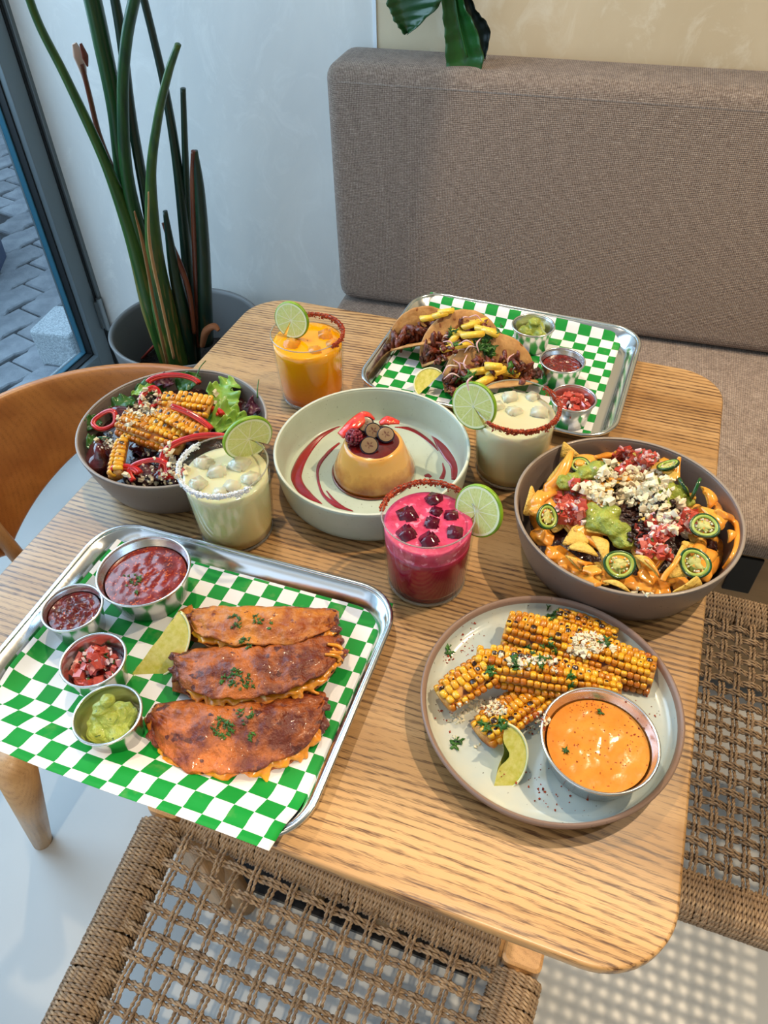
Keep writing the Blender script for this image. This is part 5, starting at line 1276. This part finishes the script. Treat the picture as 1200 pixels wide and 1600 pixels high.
goo('streak of cheese sauce smeared on the inner right wall of the nacho bowl', [([(1140, 811), (1150, 818), (1153, 834), (1151, 856), (1143, 874), (1130, 890)], [.002, .0034, .0038, .0036, .0034, .002])], [], 6, .0009)
goo('blob of cheese sauce behind the tomatoes at the back of the bowl', [([(930, 716), (950, 712), (968, 706)], [.003, .005, .004])], [(945, 722, .008, .5), (1040, 722, .008, .5)], 7)
upd()
def guac2(label, lumps, seed):
    gs = []
    for i, (px, py, zz, r) in enumerate(lumps): gs.append(xf(blob(r, seed + i, .16, 1.6, 3, (1, 1, .75), .10, 5), at(px, py, T + zz)))
    o = single('guacamole', join(gs), M['guac'], label, 'guacamole'); remesh(o, .0013); return o
M['guac'].node_tree
guac2('front dollop of guacamole sliding over the chips', [(925, 803, .062, .012), (945, 815, .062, .013), (965, 830, .060, .013), (975, 845, .057, .010), (930, 818, .060, .010), (955, 800, .064, .010)], 60)
guac2('back left dollop of guacamole on the nachos', [(915, 740, .062, .010), (935, 735, .064, .012), (955, 733, .063, .010), (895, 748, .060, .008)], 70)
guac2('small bit of guacamole left of the tomato salsa', [(883, 754, .060, .009), (890, 760, .058, .006)], 75)
guac2('right dollop of guacamole behind the beans', [(1040, 768, .062, .013), (1058, 772, .060, .012), (1025, 760, .064, .011), (1072, 785, .056, .008), (1035, 782, .060, .011)], 80)
upd()
def pico2(label, spots, seed):
    rnd = random.Random(seed); A, B, C = [], [], []; t = thing('pico_de_gallo', label, 'salsa')
    for px, py, sx, sy, n in spots:
        for i in range(n):
            a, r = rnd.uniform(0, 6.3), math.sqrt(rnd.random()); p, nn = pick(px + sx * r * math.cos(a), py + sy * r * math.sin(a)); p = p + Vector((0, 0, .0015 + .005 * (1 - r) * rnd.random()))
            R = (rnd.uniform(0, 6), rnd.uniform(0, 6), rnd.uniform(0, 6)); A.append(xf(dice(rnd.uniform(.0024, .0042), rnd), p, R))
            if i % 2 == 0: B.append(xf(dice(rnd.uniform(.0014, .0026), rnd), p + Vector((rnd.uniform(-.004, .004), rnd.uniform(-.004, .004), .0022)), R, (1, 1.4, .6)))
            if i % 3 == 0: C.append(xf(jitterleaf(rnd, rnd.uniform(.002, .0036)), p + Vector((rnd.uniform(-.004, .004), rnd.uniform(-.004, .004), .0035)), R))
    part('tomato_pieces', join(A), M['tomato'], t, kind='stuff', smooth=False); part('onion_pieces', join(B), M['onion'], t, kind='stuff', smooth=False)
    part('herb_pieces', join(C), M['herb'], t, kind='stuff', smooth=False); return t
pico2('diced tomato salsa on the left of the nachos above the sliced jalapeno', [(890, 790, 22, 26, 60), (905, 765, 18, 12, 26), (900, 812, 12, 10, 16)], 91)
pico2('diced tomato salsa at the back of the nachos', [(972, 712, 16, 9, 26), (1002, 722, 24, 12, 34), (985, 735, 20, 8, 16)], 92)
pico2('diced tomato salsa on the front right of the nachos under the cheese', [(1022, 832, 26, 20, 56), (1062, 822, 24, 14, 34), (1075, 808, 10, 12, 14), (1015, 858, 22, 12, 24), (1035, 868, 14, 8, 10)], 93)
crumbs('black_beans', 'glossy black beans between the guacamole and the tomatoes', 'beans', [(1000, 790, 34, 26, 60), (1035, 790, 24, 14, 34), (1000, 838, 18, 18, 34)], 94, (.0024, .0040), mat='beans')
upd()
crumbs('cheese_crumbs', 'white cheese crumbled over the top of the nachos', 'cheese', [(965, 765, 50, 30, 190), (1010, 760, 45, 26, 140), (1030, 800, 32, 22, 70), (925, 770, 16, 16, 26), (950, 735, 22, 12, 18), (1060, 790, 10, 12, 8), (990, 735, 10, 6, 8), (1062, 832, 30, 10, 12), (905, 760, 10, 8, 6), (1010, 925, 22, 6, 7)], 95, (.0014, .0044), flat=1.3, lift=.8)
# sliced jalapenos
M['jal_skin'] = mottled('jalapeno_skin', srgb(26, 84, 22), srgb(14, 54, 20), 30, .22, .05, .001, coat=.5)
M['jal_flesh'] = mottled('jalapeno_flesh', srgb(150, 176, 60), srgb(176, 190, 90), 60, .3, .1, .001, sss=.2, coat=.3)
M['jal_core'] = mottled('jalapeno_core', srgb(214, 206, 130), srgb(160, 166, 70), 90, .4, .5, .001, 160, spots=(200, .62, srgb(226, 150, 60)))
def jalap(label, px, py, z, nd, r=.0135, roll=0, el=1.15, group='sliced jalapenos on the nachos'):
    p = at(px, py, T + z); n = (SX * nd[0] + SY * nd[1] + SZ * nd[2]).normalized(); x = (SX * math.cos(roll) + SY * math.sin(roll)); x = (x - n * x.dot(n)).normalized(); R = Matrix((x, n.cross(x), n)).transposed()
    t = thing('jalapeno_slice', label, 'jalapeno', p, R.to_euler(), group=group)
    def rg(r0, r1, h): 
        rs = []
        for i in range(36):
            a = 2 * PI * i / 36; k = 1 + .03 * math.sin(3 * a + px); rs.append([((q * k) * math.cos(a) * el, (q * k) * math.sin(a), hh) for q, hh in ((r0, -h), (r1 * .97, -h), (r1, -h * .5), (r1, h * .5), (r1 * .97, h), (r0, h))])
        g = loft(rs + [rs[0]], True); return g
    part('skin', rg(r * .86, r, .0016), M['jal_skin'], t); part('flesh', rg(r * .66, r * .88, .0015), M['jal_flesh'], t)
    rn = random.Random(int(px)); part('core', xf(blob(r * .52, int(px), .35, 2.2, 3, (1.1, .8, .16)), (0, 0, 0)), M['jal_core'], t)
    part('ribs', join([tube([(0, 0, 0), (r * .8 * el * math.cos(a), r * .8 * math.sin(a), 0)], .0009, 6) for a in (.4, 2.3, 4.6)]), M['jal_core'], t)
    part('seeds', join([xf(ico(1), (r * .55 * math.cos(a) * el, r * .5 * math.sin(a), .0008), (0, 0, a), (.0012, .0009, .0005)) for a in [rn.uniform(0, 6.3) for _ in range(11)]]), M['crumb'], t, kind='stuff'); return t
jalap('sliced jalapeno tilted at the left of the nachos', 855, 808, .066, (.35, .25, .9), .0118, 1.1)
jalap('dark sliced jalapeno half hidden at the back left', 907, 727, .064, (-.2, .5, .8), .0100, -.6)
jalap('sliced jalapeno lying flat at the front of the nachos', 968, 882, .061, (.05, .25, .95), .0138, .1)
jalap('sliced jalapeno at the front right over the cheese', 1086, 880, .064, (-.25, .2, .9), .0134, -.9)
jalap('sliced jalapeno behind it at the right, on cheese', 1101, 822, .067, (-.35, .45, .8), .0128, -.75)
jalap('sliced jalapeno seen edge-on at the back beside the cheese drizzle', 1044, 727, .068, (-.35, .85, .35), .0105, .4)
jalap('sliced jalapeno standing edge-on at the back right', 1087, 764, .070, (.8, -.35, .3), .0105, 1.2)
jalap('thin sliced jalapeno edge left of the standing one', 1068, 762, .066, (.8, .4, .25), .0100, -1.0)

# ---- salad
SXc, SYc = .093, -.394
M['dark_salad'] = mottled('dressed_dark_leaves', srgb(60, 16, 20), srgb(26, 14, 16), 60, .25, .9, .003, 90, coat=.6, spots=(50, .62, srgb(30, 62, 22)))
M['green_leaf'] = mottled('salad_leaf', srgb(60, 112, 36), srgb(34, 84, 28), 30, .3, .5, .001, 90, coat=.3)
M['lettuce'] = mottled('pale_lettuce', srgb(158, 194, 84), srgb(112, 160, 50), 40, .35, .8, .002, 60, sss=.2, coat=.3)
M['purple'] = mottled('purple_leaf', srgb(64, 24, 44), srgb(96, 44, 66), 40, .35, .4, .001, 90)
M['pepper'] = mottled('red_pepper', srgb(214, 22, 14), srgb(176, 10, 10), 40, .14, .06, .001, coat=.9)
M['pepper_in'] = mottled('red_pepper_flesh', srgb(226, 84, 60), srgb(206, 46, 36), 60, .3, .1, .001, coat=.5)
M['beet'] = mottled('roasted_beet', srgb(96, 16, 26), srgb(34, 14, 26), 50, .15, .3, .002, 70, coat=.9)
mound('dressed_leaves', 'dark dressed leaves filling the salad bowl', M['dark_salad'], SXc, SYc, .0995, .036, .014, 2, .007)
def leafy(label, px, py, z, L, w, yaw, pitch, mat, seed, curl=.35, wave=.08, group=None, name='salad_leaf', fold=0.0):
    p = at(px, py, T + z); 
    def f(u, v):
        k = (v - .5) * 2; ww = w * math.sin(PI * min(1, u * .92 + .06)) ** .7; s = u - .5
        return (s * L, k * ww, L * (-curl * s * s * 2) + abs(k) ** 1.5 * ww * (.35 + fold) + L * wave * math.sin(u * 21 + seed) * abs(k) ** 2 + .001 * noise.noise(Vector((u * 9, v * 9, seed))))
    o = single(name, grid(f, 26, 15), M[mat], label, 'leaf', p, (pitch[0], pitch[1], yaw), group=group); return solid(o, .0009, 0)
leafy('pale green lettuce leaf curled at the back right of the salad', 345, 622, .056, .052, .020, 1.9, (.5, -.3), 'lettuce', 1, .5, .10, fold=.3)
leafy('pale green lettuce leaf folded in strips at the right of the salad', 356, 652, .056, .050, .014, 1.2, (.3, .2), 'lettuce', 2, .4, .14, fold=.5)
leafy('narrow pale lettuce strip at the right of the salad', 366, 660, .058, .046, .010, 1.0, (.6, .1), 'lettuce', 3, .3, .12, fold=.6)
leafy('pale lettuce leaf behind the corn at the back right', 352, 606, .052, .040, .014, .5, (.2, -.5), 'lettuce', 4, .5, .12)
leafy('dark green leaf standing behind the corn at the back', 292, 596, .056, .034, .012, .5, (.8, -.3), 'green_leaf', 5)
leafy('glossy green leaf at the back left rim', 236, 606, .056, .038, .011, .75, (.5, .2), 'green_leaf', 6)
leafy('pale rib of a leaf at the back left of the salad', 228, 608, .058, .036, .006, .8, (.2, .1), 'lettuce', 7)
leafy('dark green basil leaf in front of the lettuce', 340, 655, .053, .036, .012, 1.7, (.9, .2), 'green_leaf', 8)
leafy('dark green leaf below the lettuce', 350, 668, .050, .038, .013, .5, (.5, .1), 'green_leaf', 9)
leafy('small green leaf at the far left inside the salad bowl', 145, 660, .052, .030, .009, 1.5, (.7, .2), 'green_leaf', 10)
leafy('purple leaf at the back of the salad', 258, 595, .058, .026, .009, 1.3, (.8, .4), 'purple', 11, wave=.2)
leafy('purple leaf at the right edge of the salad', 398, 634, .050, .030, .010, 1.8, (.6, .2), 'purple', 12, wave=.2)
leafy('dark green leaf behind the left corn', 190, 632, .050, .036, .012, .9, (.2, -.2), 'green_leaf', 13)
leafy('green leaf at the front left of the salad', 150, 690, .048, .034, .011, 2.0, (.4, .2), 'green_leaf', 14)
leafy('dark leaf under the front corn', 235, 700, .046, .05, .018, .3, (.1, .1), 'purple', 15)
for i, (px, py, yaw, g_) in enumerate(((307, 590, 1.5, 'back'), (145, 690, .1, 'left'), (402, 622, 1.9, 'right'))):
    p = at(px, py, T + .058); single('grass_sprig', tube(smooth_path([p - p, Vector((.01 * math.cos(yaw), .01 * math.sin(yaw), .008)), Vector((.024 * math.cos(yaw), .024 * math.sin(yaw), .010))], 10), [.0009, .0006], 6), M['green_leaf'], 'thin green sprig at the %s of the salad bowl' % g_, 'herb', p)
def lump(name, label, px, py, z, r, sc, mat, seed, rot=(0, 0, 0)):
    return single(name, blob(r, seed, .22, 1.3, 3, sc, .05, 5), M[mat], label, 'vegetable', at(px, py, T + z), rot)
lump('beet_chunk', 'large dark roasted beet chunk at the left of the salad', 158, 715, .046, .022, (.75, 1.1, .8), 'beet', 1, (0, 0, .5))
lump('beet_chunk', 'dark roasted beet chunk under the crossing corn', 236, 702, .040, .022, (1.2, 1, .6), 'beet', 2)
lump('beet_chunk', 'dark beet chunk at the front of the salad', 222, 742, .044, .018, (1.2, .9, .6), 'beet', 3)
lump('beet_chunk', 'reddish beet chunk behind the left corn', 195, 648, .044, .016, (1.2, .9, .6), 'beet', 4)
lump('beet_chunk', 'red beet slice at the front right of the salad', 262, 745, .048, .014, (1.3, .8, .4), 'beet', 5)
upd()
SG = 'grilled corn ribs in the salad'
corn('yellow grilled corn rib crossing the salad from the left to the middle', at(186, 660, T + .074), at(284, 694, T + .066), (.0, -.5, .85), .0225, 2.0, 4, SG, dark=.38, seed=21, taper=.8, step=.0056)
corn('grilled corn rib with a charred ridge in the middle of the salad', at(246, 646, T + .074), at(318, 680, T + .070), (.35, .5, .75), .0200, 2.0, 4, SG, dark=.5, seed=22, taper=.9, step=.0056)
corn('orange grilled corn rib at the back of the salad', at(250, 628, T + .074), at(328, 638, T + .072), (.0, -.2, .95), .0205, 2.1, 4, SG, dark=.48, seed=23, taper=.95, step=.0056)
corn('upright grilled corn rib at the front left of the salad', at(192, 688, T + .064), at(182, 744, T + .060), (-.75, -.2, .6), .0170, 1.9, 3, SG, dark=.5, seed=24, taper=1.0, step=.0056)
upd()
def pring(label, px, py, z, r, nd, a0, a1, el=1.3, roll=0., w=.0032):
    p = at(px, py, T + z); n = (SX * nd[0] + SY * nd[1] + SZ * nd[2]).normalized(); x = (SX * math.cos(roll) + SY * math.sin(roll)); x = (x - n * x.dot(n)).normalized(); R = Matrix((x, n.cross(x), n)).transposed()
    t = thing('pepper_ring', label, 'pepper', p, R.to_euler(), group='red pepper rings in the salad')
    def path(rr_): return [(rr_ * el * math.cos(a) * (1 + .08 * math.sin(3 * a)), rr_ * math.sin(a) * (1 + .1 * math.cos(2 * a)), .0012 * math.sin(2 * a + px)) for a in [a0 + (a1 - a0) * i / 40 for i in range(41)]]
    cl = abs(a1 - a0) > 6.2
    part('skin', tube(path(r)[:-1] if cl else path(r), w * .72, 8, closed=cl, flat=1.3, up=(0, 0, 1)), M['pepper'], t)
    part('flesh', tube(path(r - w * .55)[:-1] if cl else path(r - w * .55), w * .42, 8, closed=cl, flat=1.5, up=(0, 0, 1)), M['pepper_in'], t); return t
pring('red pepper ring at the left beside the corn', 164, 657, .062, .0115, (-.1, .3, .95), 0, 2 * PI, 1.25, .5)
pring('red pepper strip arching behind the back corn', 270, 612, .064, .024, (0, .2, .95), .5, 2.7, 1.4, -.05, .004)
pring('red pepper ring at the back left of the corn', 235, 622, .064, .0105, (.3, .2, .9), 0, 2 * PI, 1.3, 1.0, .0038)
pring('red pepper strip between the two middle corn ribs', 268, 678, .072, .034, (0, .3, .9), .8, 1.9, 1.5, -.45, .0045)
pring('long red pepper strip curving to the lime drink', 318, 722, .062, .034, (0, .25, .95), .9, 2.9, 1.3, .15, .0045)
pring('red pepper ring at the front of the salad', 232, 738, .062, .0150, (0, .2, .95), -.6, 3.6, 1.4, .15, .0036)
pring('red pepper piece at the front left rim', 196, 744, .060, .012, (0, .3, .95), .5, 3.0, 1.3, -.2, .005)
pring('red pepper ring right of the front corn', 276, 722, .060, .014, (.2, .2, .95), 1.2, 4.6, 1.5, 1.0, .004)
pring('glossy red pepper piece under the back corn', 322, 655, .060, .014, (0, .3, .95), .3, 2.9, 1.3, .0, .006)
upd()
crumbs('cheese_crumbs', 'white cheese crumbs scattered over the salad', 'cheese', [(222, 640, 26, 10, 60), (200, 655, 20, 12, 20), (240, 748, 40, 12, 26), (250, 720, 30, 20, 26), (275, 735, 22, 12, 16), (165, 690, 14, 18, 16), (335, 620, 10, 10, 8), (235, 620, 20, 12, 24), (205, 748, 20, 8, 8), (262, 700, 20, 10, 16)], 101, (.0008, .0034), flat=1.2, lift=.7)
crumbs('sesame_seeds', 'toasted seeds sprinkled on the salad corn', 'seeds', [(240, 655, 60, 20, 50), (205, 700, 30, 30, 30), (270, 640, 50, 14, 30)], 102, (.0006, .0010))

# ---- open tacos in the back tray
def open_taco(label, px, py, z, R, yaw, roll, gap, seed, fills):
    c = at(px, py, z); t = thing('open_taco', label, 'taco', c, (0, 0, yaw), group='open corn tacos in the back tray'); rn = random.Random(seed)
    Rx = Matrix.Rotation(roll, 3, 'X')
    def sh(u, v):                       # v across the U, u along the fold
        s = -1 + 2 * u; w = math.sqrt(max(0, 1 - s * s)); k = (v - .5) * 2; hgt = R * w * abs(k)
        a = gap * (.35 + .65 * abs(k)); yy = math.copysign(1, k) * (.006 * min(1, abs(k) * 6) + hgt * math.sin(a)); zz = hgt * math.cos(a) + .0
        q = Rx @ Vector((s * R, yy, zz + .0012 * noise.noise(Vector((s * 6, k * 6, seed)))))
        return q + Vector((0, 0, .004))
    o = part('tortilla', grid(sh, 50, 41), M['tortilla_corn'], t); solid(o, .0018, 0)
    m = []
    for i in range(80):
        s = rn.uniform(-.94, .94); w = math.sqrt(1 - s * s); h = rn.uniform(.1, .86) * R * w
        m.append(xf(blob(rn.uniform(.003, .0052), i, .45, 2.2, 2, (2.4, .9, .7)), Rx @ Vector((s * R, rn.uniform(-1, 1) * h * math.sin(gap) * .6, h)) + Vector((0, 0, .004)), (rn.uniform(0, 3), rn.uniform(0, 3), rn.uniform(0, 3))))
    part('meat_filling', join(m), M['meat'], t, kind='stuff')
    return t
M['pine'] = mottled('pineapple', srgb(244, 212, 84), srgb(222, 174, 44), 60, .25, .3, .001, 120, sss=.2, coat=.4)
oz = TZ + .0005
open_taco('left open taco with dark meat, partly behind the middle one', 662, 541, oz, .050, .55, .35, .55, 3, 0)
open_taco('middle open taco, its round tortilla raised behind pineapple and cilantro', 722, 561, oz, .060, .62, .25, .62, 5, 0)
open_taco('front open taco with pineapple next to the chili rimmed drink', 765, 603, oz, .062, .50, .30, .66, 7, 0)
upd()
rn = random.Random(4)
def sticks(name, label, cat, spots, mat, size, group):
    its = []
    for i, (px, py, a) in enumerate(spots):
        p, n = pick(px, py); L, w = size; L *= rn.uniform(.8, 1.15)
        bm = bmesh.new(); bmesh.ops.create_cube(bm, size=1)
        for v in bm.verts: v.co = Vector((v.co.x * L * (1 if v.co.y > 0 else .85), v.co.y * w * rn.uniform(.85, 1.1), v.co.z * w * .5))
        bmesh.ops.bevel(bm, geom=bm.edges[:], offset=w * .14, segments=2, affect='EDGES'); me = bpy.data.meshes.new(name); bm.to_mesh(me); bm.free(); me.polygons.foreach_set('use_smooth', [True] * len(me.polygons)); me.materials.append(mat)
        d = (SX * math.cos(a) + SY * math.sin(a)); up_ = (Vector((0, 0, 1)) * .6 + SZ * .6).normalized(); x = (d - up_ * d.dot(up_)).normalized(); R = Matrix((x, up_.cross(x), up_)).transposed()
        its.append((tag(put(name, me, None, p + Vector((0, 0, w * .45)) + SZ * .002, R.to_euler()), label, cat, group), px, py, L))
    relabel(its, '%s' + label.replace(' on the', ' at the %s of the pile on the').replace('%s%s','%s'))
sticks('pineapple_piece', 'yellow pineapple piece on the middle open taco', 'fruit', [(735, 513, .35), (748, 508, .2), (712, 530, 1.0), (722, 526, -.2), (738, 528, .1), (703, 548, .35), (720, 545, .3), (757, 520, -.3), (765, 524, -.5)], M['pine'], (.031, .0095), 'pineapple on the middle taco')
sticks('pineapple_piece', 'yellow pineapple piece on the left open taco', 'fruit', [(668, 502, .15), (688, 497, .3), (697, 492, .2)], M['pine'], (.026, .0095), 'pineapple on the left taco')
sticks('pineapple_piece', 'yellow pineapple piece on the front open taco', 'fruit', [(750, 585, .2), (762, 592, -.2), (775, 587, .4), (786, 592, .0), (757, 600, .6), (795, 588, -.3), (746, 596, 1.0), (770, 578, -.1)], M['pine'], (.028, .0105), 'pineapple on the front taco')
upd()
def slivers(label, spots, seed):
    rn2 = random.Random(seed); gs = []
    for px, py, a, L in spots:
        p, n = pick(px, py); p = p + SZ * .004; d = SX * math.cos(a) + SY * math.sin(a); s = SX * -math.sin(a) + SY * math.cos(a)
        gs.append(tube(smooth_path([p - d * L, p + s * L * .5 + SZ * .003, p + d * L], 12), [.0006, .0013, .0006], 7))
    return single('onion_slivers', join(gs), M['onion'], label, 'onion', kind='stuff')
slivers('pink pickled onion slivers on the middle open taco', [(692, 538, .6, .008), (700, 540, -.5, .008), (697, 530, .2, .007), (735, 548, .4, .009), (750, 540, 1.4, .010), (728, 540, 0, .010), (718, 552, .6, .008), (726, 502, .5, .008), (742, 500, -.3, .009)], 1)
slivers('pink pickled onion slivers on the front open taco', [(703, 580, .5, .012), (712, 574, -1.2, .010), (731, 570, 1.7, .012), (706, 592, .1, .011), (722, 575, -1.0, .008), (798, 565, 1.2, .010), (808, 580, .3, .010), (735, 600, 1.3, .008)], 2)
def cil(label, spots, seed, s=(.006, .010)): return herbs(label, spots, seed, s, 'cilantro_leaf')
cil('cilantro leaves on the right of the middle open taco', [(755, 535, 13, 14), (765, 545, 12, 10), (750, 550, 8, 4)], 41)
cil('cilantro leaves on the top left of the middle open taco', [(708, 520, 8, 7), (714, 538, 6, 4)], 42, (.005, .008))
cil('cilantro leaves on the front open taco', [(722, 588, 10, 8), (742, 590, 8, 5), (800, 577, 6, 4)], 43)
cil('stray cilantro leaf on the checked paper behind the tacos', [(783, 516, 7, 4)], 44, (.005, .007))
crumbs('meat_pieces', 'browned meat bits spilling from the right end of the front taco', 'meat', [(832, 585, 14, 8, 26), (822, 592, 10, 6, 10)], 45, (.003, .0055), mat='meat')
crumbs('meat_pieces', 'browned meat bits spilling at the front of the middle taco', 'meat', [(686, 560, 12, 8, 18), (700, 550, 14, 10, 16), (705, 605, 8, 12, 14)], 46, (.003, .0055), mat='meat')
